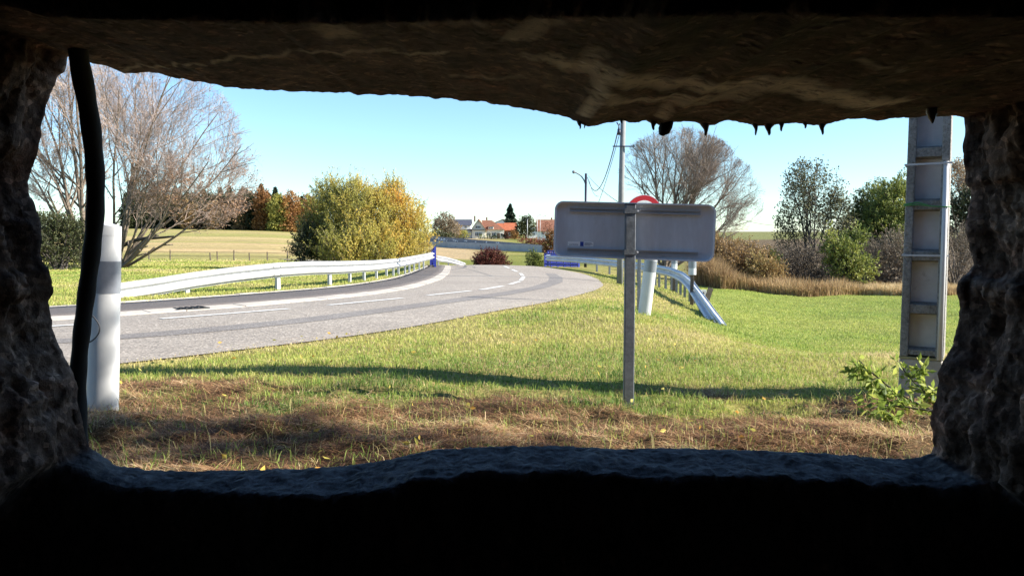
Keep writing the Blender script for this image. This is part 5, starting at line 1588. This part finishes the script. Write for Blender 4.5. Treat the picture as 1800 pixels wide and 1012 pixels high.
def houses():
    Y = 335; u = Y / F
    o = at(858, 421.5, Y)
    X = lambda px: (px - 858) * u
    Z = lambda py: (421.5 - py) * u
    r = empty('house', o, 'cream two-storey house with a white gable and a brown hipped roof', 'house')
    gable_wing(r, X(830.5), X(853), -2.5, 8, Z(402), Z(386.5), M['render_cream'], M['slate_blue'], M['tile_brown'], over=.9)
    MB().box(((X(853.1) + X(886)) / 2, 4.0, Z(403.5) / 2 - .5), (X(886) - X(853.1), 8.0, Z(403.5) + 1)).build('wall', M['render_cream'], r)
    ze = Z(403.7); zr = Z(387)
    V = [(X(850), -.7, ze), (X(887.5), -.7, ze), (X(887.5), 8.7, ze), (X(850), 8.7, ze), (X(846), 4, zr), (X(864), 4, zr)]
    MB().add(V, [(0, 1, 5, 4), (1, 2, 5), (2, 3, 4, 5), (3, 0, 4), (0, 3, 2, 1)]).build('roof', M['tile_brown'], r)
    MB().box((X(863), .8, Z(400.6)), (2.4, 2.6, 1.0)).build('dormer', M['render_cream'], r)
    MB().box((X(863), .7, Z(398.2)), (2.8, 3.0, .16)).build('dormer_roof', M['tile_brown'], r)
    for x in (861, 865.2): window(r, X(x), -.52, Z(400.8), .8, .7)
    window(r, X(841), -2.5, Z(399.3), 2.4, 1.2, 3); window(r, X(841.5), -2.5, Z(411.7), 3.0, 1.7, 4)
    MB().box((X(841.5), -2.75, Z(404.2)), (5.0, .5, .22)).build('balcony_slab', M['wood_brown'], r)
    window(r, X(858), 0, Z(412), 1.7, 1.6, 2); window(r, X(868), 0, Z(412.5), 1.8, 1.8, 2)
    MB().box((X(876.2), -.05, Z(415.5)), (1.1, .12, 2.8)).build('door', M['wood_brown'], r)
    window(r, X(882), 0, Z(412.5), 1.1, 1.3, 1)
    MB().box((X(833.5), 6, Z(384.4)), (.6, .6, 2.6)).build('chimney', M['brick_red'], r)
    MB().box((X(855), 5, Z(385.2)), (.6, .6, 1.8)).build('chimney', M['brick_red'], r)
    # annex
    o2 = at(891, 422, Y + 1); X2 = lambda px: (px - 891) * u
    a = empty('house', o2, 'low brick annex with a bright orange tiled roof, right of the cream house', 'house')
    gable_wing(a, X2(886.6), X2(907.5), .6, 8.5, Z(404) + .1, Z(392), M['brick_red'], M['tile_orange'], M['tile_orange'], ridge='x')
    V = [(X2(874), .2, Z(403.4)), (X2(886.2), .2, Z(403.4)), (X2(886.2), 4.5, Z(391.5)), (X2(873), 4.5, Z(391.5)), (X2(874), 8.8, Z(403.4)), (X2(886.2), 8.8, Z(403.4))]
    MB().add(V, [(0, 1, 2, 3), (3, 2, 5, 4), (0, 3, 4), (1, 5, 2), (0, 4, 5, 1)]).build('roof', M['tile_orange'], a)
    window(a, X2(896), .6, Z(411), 1.2, 1.2, 1); window(a, X2(903), .6, Z(411), 1.2, 1.2, 1)
    # outbuilding at the left
    o3 = at(816, 421, Y - 2); X3 = lambda px: (px - 816) * u
    b = empty('outbuilding', o3, 'grey outbuilding with a sloping flat roof left of the cream house', 'outbuilding')
    V = [(X3(802), 0, -1), (X3(829.5), 0, -1), (X3(829.5), 0, Z(404.5)), (X3(802), 0, Z(407))]
    V += [(x, 7, z) for x, y, z in V]
    MB().add(V, [(0, 1, 2, 3), (7, 6, 5, 4), (0, 4, 5, 1), (1, 5, 6, 2), (2, 6, 7, 3), (3, 7, 4, 0)]).build('wall', M['render_grey'], b)
    V = [(X3(800), -.4, Z(406.8)), (X3(830), -.4, Z(404.0)), (X3(830), 7.4, Z(404.0)), (X3(800), 7.4, Z(406.8))]
    V += [(x, y, z + .3) for x, y, z in V]
    MB().add(V, [(3, 2, 1, 0), (4, 5, 6, 7), (0, 1, 5, 4), (1, 2, 6, 5), (2, 3, 7, 6), (3, 0, 4, 7)]).build('roof', M['slate_blue'], b)
    MB().box((X3(806), -.03, Z(414)), (1.6, .1, 2.4)).build('door', M['wood_brown'], b)
    # houses further back
    Y4 = 372; u4 = Y4 / F
    o4 = at(813, 418, Y4)
    c = empty('house', o4, 'white house with a dark slate roof behind the grey outbuilding', 'house')
    gable_wing(c, -5.2, 4.0, 0, 9, (418 - 396) * u4, (418 - 386.5) * u4, M['render_white'], M['slate_blue'], M['slate_blue'], ridge='x')
    window(c, -2, 0, (418 - 399) * u4, 1.2, 1.1, 2); window(c, 1.5, 0, (418 - 399) * u4, 1.2, 1.1, 2)
    o5 = at(884, 418, Y4)
    d = empty('house', o5, 'house of which only the brown gable roof shows behind the orange annex', 'house')
    gable_wing(d, -4.5, 4.5, 0, 9, (418 - 393) * u4, (418 - 386) * u4, M['render_white'], M['slate_blue'], M['tile_brown'])
    Y6 = 300; u6 = Y6 / F
    o6 = at(966, 421, Y6)
    e = empty('house', o6, 'white house with a brown roof partly behind the left edge of the grey sign back', 'house')
    gable_wing(e, -4.6, 7, 0, 9, (421 - 405) * u6, (421 - 387) * u6, M['render_white'], M['tile_brown'], M['slate_blue'], ridge='x', over=.6)
    window(e, -2.6, 0, (421 - 410) * u6, 1.2, 1.3, 2); window(e, 1.0, 0, (421 - 410) * u6, 1.2, 1.3, 2)
    MB().box((1, 5, (421 - 386) * u6), (.6, .6, 1.6)).build('chimney', M['brick_red'], e)
    o7 = at(938, 420, 345)
    f = empty('house', o7, 'small house with a brown gable seen between the green tree and street lamps', 'house')
    gable_wing(f, -3.4, 3.2, 0, 8, 3.6, 6.0, M['render_white'], M['tile_brown'], M['tile_brown'])
    window(f, 0, 0, 2.2, 1.2, 1.2, 2)
houses()

def far_walls():
    m1 = simple('grey_retaining_concrete', (.37, .375, .385), .9, 0, .12, .5, 4, .1, ((.13, .13, .14), .9, .58))
    m2 = simple('dark_fence_panel_concrete', (.17, .175, .195), .9, 0, .12, .6, 4, .1, ((.10, .10, .11), 1.2, .6))
    def Yw(px): return 232 + (px - 763) / (957 - 763) * (186 - 232)
    def line(px, p0, p1): return p0 + (px - 763) / (957 - 763) * (p1 - p0)
    c0 = at(860, 438, Yw(860))
    r = empty('retaining_wall', c0, 'long pale grey retaining wall along the far meadow below the houses', 'wall')
    r2 = empty('concrete_fence', c0 + np.array([0, 2.5, 1.3]), 'dark concrete panel fence with white graffiti above the pale retaining wall', 'fence')
    def panel(px0, px1, b0, b1, t0, t1, dy, thick, parent, mat, name, org):
        V = []
        for px in (px0, px1):
            for (q0, q1, ex) in ((b0, b1, -1.5), (t0, t1, 0)):
                p = at(px, line(px, q0, q1), Yw(px) + dy) - org
                V += [(p[0], p[1], p[2] + ex), (p[0], p[1] + thick, p[2] + ex)]
        MB().add(V, [(0, 2, 6, 4), (1, 5, 7, 3), (2, 3, 7, 6), (0, 4, 5, 1), (0, 1, 3, 2), (4, 6, 7, 5)]).build(name, mat, parent)
    xs = np.linspace(690, 1020, 13)
    for a, b in zip(xs[:-1], xs[1:]):
        panel(a + .05, b - .05, 433, 442.2, 425.3, 432.8, 0, .5, r, m1, 'wall_section', c0)
    panel(689, 1021, 425.1, 432.6, 424.3, 432.0, -.15, .8, r, m1, 'coping', c0)
    o2 = np.array(r2.location)
    xs = np.linspace(690, 1020, 34)
    for i, (a, b) in enumerate(zip(xs[:-1], xs[1:])):
        panel(a + .04, b - .04, 425.6, 433, 415.2, 431 if True else 0, 2.5, .15, r2, m2, 'fence_panel', o2)
    # graffiti strokes
    g = MB()
    rs = np.random.default_rng(5)
    def stroke(pts, w=.11):
        g.tube([tuple(at(px, py, Yw(px) + 2.44) - o2) for px, py in pts], w, 4)
    for px in (771.5, 776, 780.5):
        y = line(px, 420.4, 431.5)
        if px < 773: stroke([(px - 1.6, y - 2.2), (px, y + 1.8), (px + 1.6, y - 2.2), (px - 1.6, y - 2.2)])
        elif px < 778: stroke([(px - 1.6, y + 2.2), (px, y - 2.2), (px + 1.6, y + 2.2)]); stroke([(px - .8, y + .6), (px + .8, y + .6)])
        else: stroke([(px + 1.6 * math.cos(a), y + 2 * math.sin(a)) for a in np.linspace(0, 2 * math.pi, 10)])
    for px in (785, 797, 800.5, 804, 817, 820, 836, 855, 873, 876):
        y = line(px, 420.6, 431.7)
        stroke([(px - 1, y + rs.uniform(-1.6, 1.6)), (px - .2, y + rs.uniform(-1.6, 1.6)), (px + .5, y + rs.uniform(-1.6, 1.6)), (px + 1.2, y + rs.uniform(-1.6, 1.6))], .10)
    g.build('graffiti_lettering', M['white_paint'], r2)
far_walls()

# trees and hedges by the houses
def far_bush(name, label, px, Y, lobes, n, per, ls, mat, seed, mid=.5, cat='bush', up=.4, shell=.35, amp=.8, shoot=(.5, 1.4), stems=6, sc_=.3):
    return shrub(name, label, cat, gbase(px, Y), [lob(*l) for l in lobes], n, per, ls, M[mat], M['bark_dark'], up=up, shell=shell, shoot=shoot, twigs=False,
                 tint=lambda P, r: np.clip(mid + amp * (n3(P, sc_, seed) - .5) + .2 * (r.uniform(size=len(P)) - .5), 0, 1), seed=seed, stems=stems, aspect=.6, stem_r=.12)
far_bush('willow_tree', 'rounded grey half-bare tree left of the houses', 783, 300, [(783, 394, 300, 19, 20), (772, 402, 300, 13, 16), (795, 403, 300, 12, 14)], 800, 7, .55, 'grey_leaf', 61, .8, 'tree', .5, .3)
far_bush('autumn_tree', 'pale brown tree between the grey half-bare tree and the outbuilding', 802, 305, [(801, 405, 305, 10, 11)], 160, 5, .5, 'brown_leaf', 62, .7, 'tree')
far_bush('green_tree', 'full green tree right of the orange-roofed annex', 925, 320, [(922, 400, 320, 13, 18), (932, 398, 320, 10, 17), (914, 404, 320, 8, 12), (924, 388, 320, 5, 8)], 620, 6, .6, 'dark_leaf', 63, .75, 'tree', .5)
far_bush('orange_bush', 'bright orange bush in front of the brick annex', 904, 318, [(904, 414, 318, 6.5, 8)], 160, 6, .45, 'orange_leaf', 64, .85)
far_bush('garden_bush', 'yellow-green garden bush in front of the grey outbuilding', 815, 322, [(815, 413, 322, 8, 6)], 140, 6, .45, 'gold_leaf', 65, .45)
far_bush('garden_bush', 'olive garden bushes in front of the cream house windows', 866, 322, [(860, 419, 322, 7, 4), (872, 419, 322, 7, 4.5), (848, 419, 322, 6, 4)], 160, 6, .4, 'green_leaf', 66, .4)
far_bush('dark_bush', 'dark garden bush at the corner of cream house and brick annex', 889, 320, [(888, 416, 320, 5, 6)], 100, 6, .4, 'dark_leaf', 67, .4)
far_bush('red_hedge', 'long low red hedge on top of the wall below the street lamps', 935, 240, [(922, 424, 240, 10, 3.5), (940, 426, 240, 12, 4), (955, 427, 240, 9, 5)], 260, 6, .4, 'red_leaf', 68, .6, 'hedge', stems=8)
far_bush('russet_tree', 'russet small tree touching the left edge of the grey sign back', 968, 150, [(966, 430, 150, 9, 15), (972, 418, 150, 9, 14), (961, 438, 150, 7, 8)], 420, 7, .30, 'orange_leaf', 69, .30, 'tree', shoot=(.3, .9), sc_=.8)
far_bush('red_tree', 'thin red-leaved tree in front of the brown-roofed house by the sign', 962, 285, [(962, 402, 285, 8, 12)], 160, 4, .35, 'red_leaf', 70, .9, 'tree', shell=.15)
far_bush('grey_hedge', 'grey-green hedge on the wall top left of the houses', 775, 270, [(770, 414, 270, 14, 6), (792, 416, 270, 10, 5)], 240, 6, .45, 'dark_leaf', 71, .6, 'hedge')
M['lamp_grey'] = simple('pale_lamp_steel', (.42, .43, .44), .5, .3, .05)
street_lamp(944.5, 378, 423, 262, .9, .05, 'tallest pale street lamp beside the far houses', M['lamp_grey'], .10, 'street lamps by the far houses')
street_lamp(949.5, 381, 422, 275, 1.6, .25, 'pale street lamp with its arm pointing right, nearest the grey sign back', M['lamp_grey'], .09, 'street lamps by the far houses')
street_lamp(927.0, 385, 423, 250, .4, .02, 'pale lamp post standing in front of the full green tree', M['lamp_grey'], .11, 'street lamps by the far houses')

# ================================================================== grass, straw, reeds
def blades(name, label, X, Yv, H, Wd, lean, tint, mat, seed, zoff=0, heading=None, flat=None):
    r = np.random.default_rng(seed)
    n = len(X)
    Z = gz(X, Yv) + zoff
    a = r.uniform(0, 2 * np.pi, n); side = np.stack([np.cos(a), np.sin(a), np.zeros(n)], 1)
    b = r.uniform(0, 2 * np.pi, n) if heading is None else heading
    ld = np.stack([np.cos(b), np.sin(b), np.zeros(n)], 1)
    B = np.stack([X, Yv, Z], 1)
    up = np.array([0, 0, 1.])
    L = lean[:, None]
    mid = B + (up * (1 - .35 * L) + ld * L * .45) * (H * .55)[:, None]
    tip = B + (up * (1 - .62 * L) + ld * L * 1.0) * H[:, None]
    if flat is not None:
        mid = B + ld * (H * .5)[:, None] + up * (flat[:, 0] * H)[:, None] + side * (flat[:, 2] * H)[:, None]
        tip = B + ld * H[:, None] + up * (flat[:, 1] * H)[:, None]
    w = Wd[:, None] * .5
    V = np.stack([B - side * w, B + side * w, mid + side * w * .75, mid - side * w * .75, tip], 1).reshape(-1, 3)
    i = np.arange(n)[:, None] * 5
    q = i + np.array([[0, 1, 2, 3]]); t = i + np.array([[3, 2, 4]])
    me = np_mesh(name, V, [q, t])
    set_float(me, np.repeat(np.clip(tint, 0, 1), 5), 'tint')
    return tag(link(name, me, mat), label, name.replace('_', ' '), kind='stuff')

M['grass'] = leaf_mat('verge_grass', [(0, (.58, .46, .26)), (.22, (.52, .46, .18)), (.42, (.42, .43, .105)), (.62, (.28, .36, .075)), (.82, (.16, .25, .05)), (1, (.075, .14, .033))], 'tint', .4, .55)
M['straw'] = leaf_mat('dead_hay', [(0, (.04, .023, .016)), (.22, (.125, .062, .034)), (.48, (.30, .155, .075)), (.72, (.50, .31, .155)), (.9, (.70, .54, .33)), (1, (.36, .38, .13))], 'tint', .2, .7)
M['reed'] = leaf_mat('dead_reeds', [(0, (.17, .11, .065)), (.35, (.34, .225, .11)), (.7, (.50, .36, .18)), (1, (.60, .48, .27))], 'tint', .25, .7)

def sample(n, d0, d1, px0, px1, seed):
    r = np.random.default_rng(seed)
    Yv = np.exp(r.uniform(math.log(d0), math.log(d1), n))
    X = (r.uniform(px0, px1, n) - 900) / F * Yv
    return X, Yv, r

def verge():
    X, Y, r = sample(300000, 2.4, 34, -80, 1760, 101)
    px = 900 + F * X / Y
    dm = dry_mask(X, Y)
    patch = fbm(X * .5, Y * .5, 51, 4); fine = fbm(X * 2.5, Y * 2.5, 52, 3)
    ok = ~on_hard_full(X + r.normal(0, .11, len(X)), Y + r.normal(0, .11, len(X)))
    # thin the turf on worn soil and right at the road edge
    ok &= (r.uniform(size=len(X)) > dm * .93)
    left = (px < 800) & (Y > 11)
    right = (px > 1195) & (Y > 8.5 + (1300 - np.clip(px, 1195, 1300)) * .06)
    ok &= ~((px > 1200) & (Y > 30.5))
    scar = (np.hypot((X - 2.6) / .9, (Y - 9.3) / .5) < 1) & (fine > .5)
    ok &= ~(scar & (r.uniform(size=len(X)) < .8))
    X, Y, px, patch, fine, left, right, dm = [q[ok] for q in (X, Y, px, patch, fine, left, right, dm)]
    n = len(X); u = r.uniform(size=n)
    tuft = np.clip((fine - .55) * 5, 0, 1)
    H = (.026 + .030 * r.uniform(size=n) + .035 * tuft * (u > .4)) * np.clip(1.15 - (Y - 6) * .01, .75, 1.1) * (1 + .25 * (Y > 10))
    H = np.where(right, H * .75, H)
    Wd = np.maximum(.0042, .00085 * Y) * r.uniform(.7, 1.3, n)
    tint = .46 - 1.0 * (patch - .5) + .3 * (u - .5) + .18 * tuft + np.clip((7 - Y) * .07, 0, .2)
    tint = np.where(u > .93, .12, tint)
    tint = np.where(right, .54 + .35 * (.5 - patch) + .2 * (u - .5), tint)
    tint = np.where(left, .46 - .8 * (patch - .5) + .3 * (u - .5), tint)
    tint = tint - .25 * dm
    rd = np.full(n, 9.0)
    idx = np.where(~right & ~left)[0]
    for a in range(0, len(idx), 20000):
        q = idx[a:a + 20000]
        rd[q] = np.sqrt(((X[q, None] - rr_al[None, :, 0]) ** 2 + (Y[q, None] - rr_al[None, :, 1]) ** 2).min(1))
    worn = np.clip(1.25 - rd / (.25 + .55 * fine), 0, 1)
    tint = tint * (1 - .75 * worn) + .06 * worn
    H = H * (1 - .35 * worn)
    ww = np.clip((rd - .25) / 1.1, 0, 1); ww = ww * ww * (3 - 2 * ww)
    zo = (base_z(X, Y) - .012 - gz(X, Y)) * (1 - ww)
    for nm, m_, lb in (('verge_grass', ~left & ~right, 'short sunlit grass on the verge between road and bunker'), ('meadow_grass', right, 'even mown green grass of the lower right meadow'), ('meadow_grass', left, 'dry yellowish grass behind the left guardrail')):
        blades(nm, lb, X[m_], Y[m_], H[m_], Wd[m_], r.uniform(.2, 1.0, m_.sum()), tint[m_], M['grass'], 102, zoff=zo[m_])
verge()
def far_meadow():
    X, Y, r = sample(70000, 32, 62, -60, 790, 105)
    ok = ~on_hard_full(X, Y); X, Y = X[ok], Y[ok]; n = len(X)
    patch = fbm(X * .15, Y * .3, 53, 4); u = r.uniform(size=n)
    blades('meadow_grass', 'yellowish rough grass of the left meadow as far as the wire fence', X, Y, r.uniform(.05, .13, n), .0011 * Y * r.uniform(.7, 1.3, n), r.uniform(.2, 1, n), .38 - 1.0 * (patch - .5) + .35 * (u - .5), M['grass'], 106)
far_meadow()

def hay():
    X, Y, r = sample(210000, 2.3, 5.9, -60, 1760, 111)
    dm = dry_mask(X, Y)
    cl = fbm(X * 2.2, Y * 3.2, 61, 3)
    ok = (r.uniform(size=len(X)) < dm * (.40 + .9 * np.clip((cl - .36) * 6, 0, 1)) + .05)
    X, Y, cl = X[ok], Y[ok], cl[ok]
    n = len(X); u = r.uniform(size=n)
    L = r.uniform(.04, .15, n); Wd = r.uniform(.0018, .0040, n)
    # mostly lying, combed in swaths, some curling up
    hd = np.where(r.uniform(size=n) < .6, 6.28 * fbm(X * .9, Y * .9, 62, 2) + r.normal(0, .7, n), r.uniform(0, 6.28, n))
    lean = np.clip(r.normal(1.35, .22, n), .5, 1.6)
    bro = fbm(X * 1.3, Y * 1.8, 63, 3)
    tint = .44 + 1.0 * (bro - .5) + .9 * (fbm(X * 5, Y * 9, 64, 3) - .5) + .55 * (u - .5)
    hump = np.clip(cl - .45, 0, .3) * .12
    blades('dry_hay', 'matted brown cut hay lying on the ground in front of the embrasure', X, Y, L, Wd, lean, tint, M['straw'], 112, zoff=r.uniform(0, 1, n) * hump, heading=hd, flat=np.stack([np.abs(r.normal(.04, .09, n)), r.normal(.0, .16, n), r.normal(0, .12, n)], 1))
    # thin upright stalks
    X, Y, r = sample(3200, 2.9, 6.5, -60, 1760, 113)
    ok = dry_mask(X, Y) > .2
    X, Y = X[ok], Y[ok]; n = len(X)
    blades('dry_stalks', 'thin pale stalks and green shoots standing in the brown hay', X, Y, r.uniform(.04, .15, n), r.uniform(.002, .004, n), r.uniform(.1, 1.1, n), np.where(r.uniform(size=n) < .55, .1 + .2 * r.uniform(size=n), .6 + .3 * r.uniform(size=n)), M['grass'], 114)
hay()

def reeds():
    r = np.random.default_rng(121)
    n = 26000
    px = r.uniform(1218, 1760, n)
    Y = 29.6 + 3.4 * r.uniform(size=n) ** 1.3 + .5 * np.sin(px * .03) - np.clip((1270 - px) / 60, 0, 1) * -3
    X = (px - 900) / F * Y
    cl = fbm(X * .9, Y * .6, 71, 3)
    tall = np.interp(px, [1218, 1260, 1330, 1400, 1480, 1520, 1560, 1600, 1760], [1.5, 1.6, 1.0, .8, .7, .5, .5, .5, .5])
    H = tall * (.35 + .9 * cl) * r.uniform(.55, 1.15, n)
    keep = r.uniform(size=n) < .35 + cl
    X, Y, H, cl, px = X[keep], Y[keep], H[keep], cl[keep], px[keep]; n = len(X)
    tint = .50 + .9 * (fbm(X * .6, Y, 72, 3) - .5) + .4 * (r.uniform(size=n) - .5) + np.where(px > 1520, .15, 0)
    blades('dead_reeds', 'band of dry straw-coloured reeds along the far edge of the right meadow', X, Y, H, r.uniform(.012, .03, n), r.uniform(.05, .7, n), tint, M['reed'], 122)
reeds()

# unseen tree added beside the bunker to dapple the hay with shade
def added_shade_tree():
    b = np.array([5.7, 2.75, 0.0]); b[2] = float(gz(b[0], b[1]))
    shrub('shade_tree', 'unseen half-bare tree added right of the bunker to dapple the hay with shade', 'tree', b, [((5.6, 2.60, 4.2), (.80, .34, .5)), ((5.8, 2.75, 5.0), (.8, .38, .5)), ((5.1, 2.5, 5.4), (.6, .3, .4))], 250, 8, .13, M['gold_leaf'], M['bark'],
          up=.5, shell=.2, shoot=(.2, .5), tint=lambda P, r: .4 + 0 * P[:, 0], seed=150, stems=9, stem_r=.035)
added_shade_tree()

# pale mown clippings lying on the verge
def clippings():
    X, Y, r = sample(14000, 4.0, 13, -40, 1700, 161)
    cl = fbm(X * 1.1, Y * 1.6, 65, 3)
    ok = ~on_hard_full(X, Y) & (r.uniform(size=len(X)) < np.clip((cl - .42) * 5, .05, 1))
    X, Y = X[ok], Y[ok]; n = len(X)
    blades('grass_clippings', 'pale mown clippings strewn over the short verge grass', X, Y, r.uniform(.04, .13, n), np.maximum(.003, .0006 * Y), r.uniform(0, 1, n), r.uniform(.45, .95, n), M['straw'], 162, zoff=r.uniform(.015, .045, n),
           heading=r.uniform(0, 6.28, n), flat=np.stack([np.abs(r.normal(.03, .06, n)), r.normal(.0, .10, n), r.normal(0, .12, n)], 1))
clippings()

# fallen leaves
def fallen():
    X, Y, r = sample(150, 2.7, 9, 150, 1640, 131)
    ok = ~on_hard(X, Y); X, Y = X[ok], Y[ok]; n = len(X)
    C = np.stack([X, Y, gz(X, Y) + .045], 1)
    T = unit(r.normal(size=(n, 3)) * np.array([1, 1, .35]))
    V, q = leaf_quads(C, T, r.uniform(.025, .05, n), .022, r=r)
    me = np_mesh('fallen_leaves', V, [q]); set_float(me, np.repeat(r.uniform(.35, 1, n), 4), 'tint')
    tag(link('fallen_leaves', me, M['gold_leaf']), 'scattered yellow fallen leaves on hay and grass', 'fallen leaves', kind='stuff')
fallen()

# freshly cut leafy branch at the foot of the concrete pole
def cut_branch():
    r = np.random.default_rng(141)
    base = at(1640, 726, 4.12); base[2] = float(gz(base[0], base[1]))
    root = empty('cut_branch', base, 'cut leafy branch lying at the foot of the concrete ladder pole', 'branch')
    paths = [([(1652, 727, 4.12), (1610, 708, 4.2), (1570, 686, 4.28), (1545, 665, 4.35), (1525, 648, 4.4), (1510, 633, 4.42)], .007),
             ([(1655, 716, 4.3), (1630, 692, 4.42), (1606, 672, 4.46), (1592, 655, 4.5), (1582, 640, 4.5), (1577, 633, 4.5)], .0055),
             ([(1650, 724, 4.1), (1600, 716, 4.15), (1560, 711, 4.17), (1535, 716, 4.12), (1528, 719, 4.1)], .006),
             ([(1548, 716, 4.08), (1562, 728, 4.0), (1576, 738, 3.96)], .0045), ([(1590, 712, 4.17), (1575, 695, 4.2), (1555, 682, 4.26), (1545, 684, 4.25)], .0045),
             ([(1541, 664, 4.35), (1532, 668, 4.35), (1533, 678, 4.33)], .0035), ([(1508, 634, 4.42), (1507, 648, 4.4), (1500, 657, 4.38)], .0028), ([(1600, 666, 4.46), (1612, 652, 4.48), (1622, 645, 4.48)], .003), ([(1640, 700, 4.4), (1632, 684, 4.45), (1645, 690, 4.4)], .003)]
    tips = []
    for pts, rad in paths:
        P = resample([at(*p) for p in pts], 14, 1) - base
        MB().tube([tuple(p) for p in P], list(np.linspace(rad, rad * .5, 14)), 7).build('stem', M['bark_dark'], root, True)
        for i, p in enumerate(P):
            tips += [(p, np.gradient(P, axis=0)[i])] * (3 if i > 3 else 2)
    C = []; T = []
    for p, t in tips:
        for _ in range(1 if r.uniform() < .75 else 2):
            d = unit(unit(t) * .4 + r.normal(size=3) * .8 + np.array([0, 0, -.25])); L = r.uniform(.03, .07)
            C.append(p + d * L * .8 + r.normal(size=3) * .012); T.append(d)
    # thick of the branch, near the ground
    for _ in range(60):
        q = at(r.uniform(1515, 1640), 0, r.uniform(4.12, 4.32)); py = np.clip(r.normal(700, 12), 672, 724)
        q = at(900 + (q[0]) / q[1] * F, py, q[1]) - base
        C.append(q); T.append(unit(r.normal(size=3) * np.array([1, 1, .6])))
    C = np.array(C); T = np.array(T); n = len(C)
    floor_ = gz(C[:, 0] + base[0], C[:, 1] + base[1]) - base[2] + .02
    C[:, 2] = np.maximum(C[:, 2], floor_)
    V, q = leaf_quads(C, T, r.uniform(.035, .075, n), r.uniform(.018, .034, n), r=r)
    me = np_mesh('leaves', V, [q]); set_float(me, np.repeat(np.clip(r.normal(.52, .24, n), 0, 1), 4), 'tint')
    link('leaves', me, leaf_mat('fresh_cut_leaves', [(0, (.09, .14, .03)), (.5, (.24, .32, .06)), (1, (.50, .52, .12))], 'tint', .45), root)
cut_branch()

# drain grate in the kerb
def drain():
    p = hit(333, 544.5)
    i = int(np.argmin(np.linalg.norm(kerb_in - p[:2], axis=1)))
    t = kerb_in[i + 1] - kerb_in[i - 1]; an = math.atan2(t[1], t[0])
    c = kerb_in[i] + LN[i] * .17
    root = empty('drain_grate', (c[0], c[1], float(base_z(*c)) + .012), 'black slotted drain grate set in the pale kerb', 'drain', rotz=an)
    MB().box((0, 0, 0), (.50, .24, .03)).build('frame', M['grate'], root)
    for k in range(5):
        MB().box((-.18 + .09 * k, 0, .022), (.03, .20, .012)).build('bar', M['grate'], root)
drain()
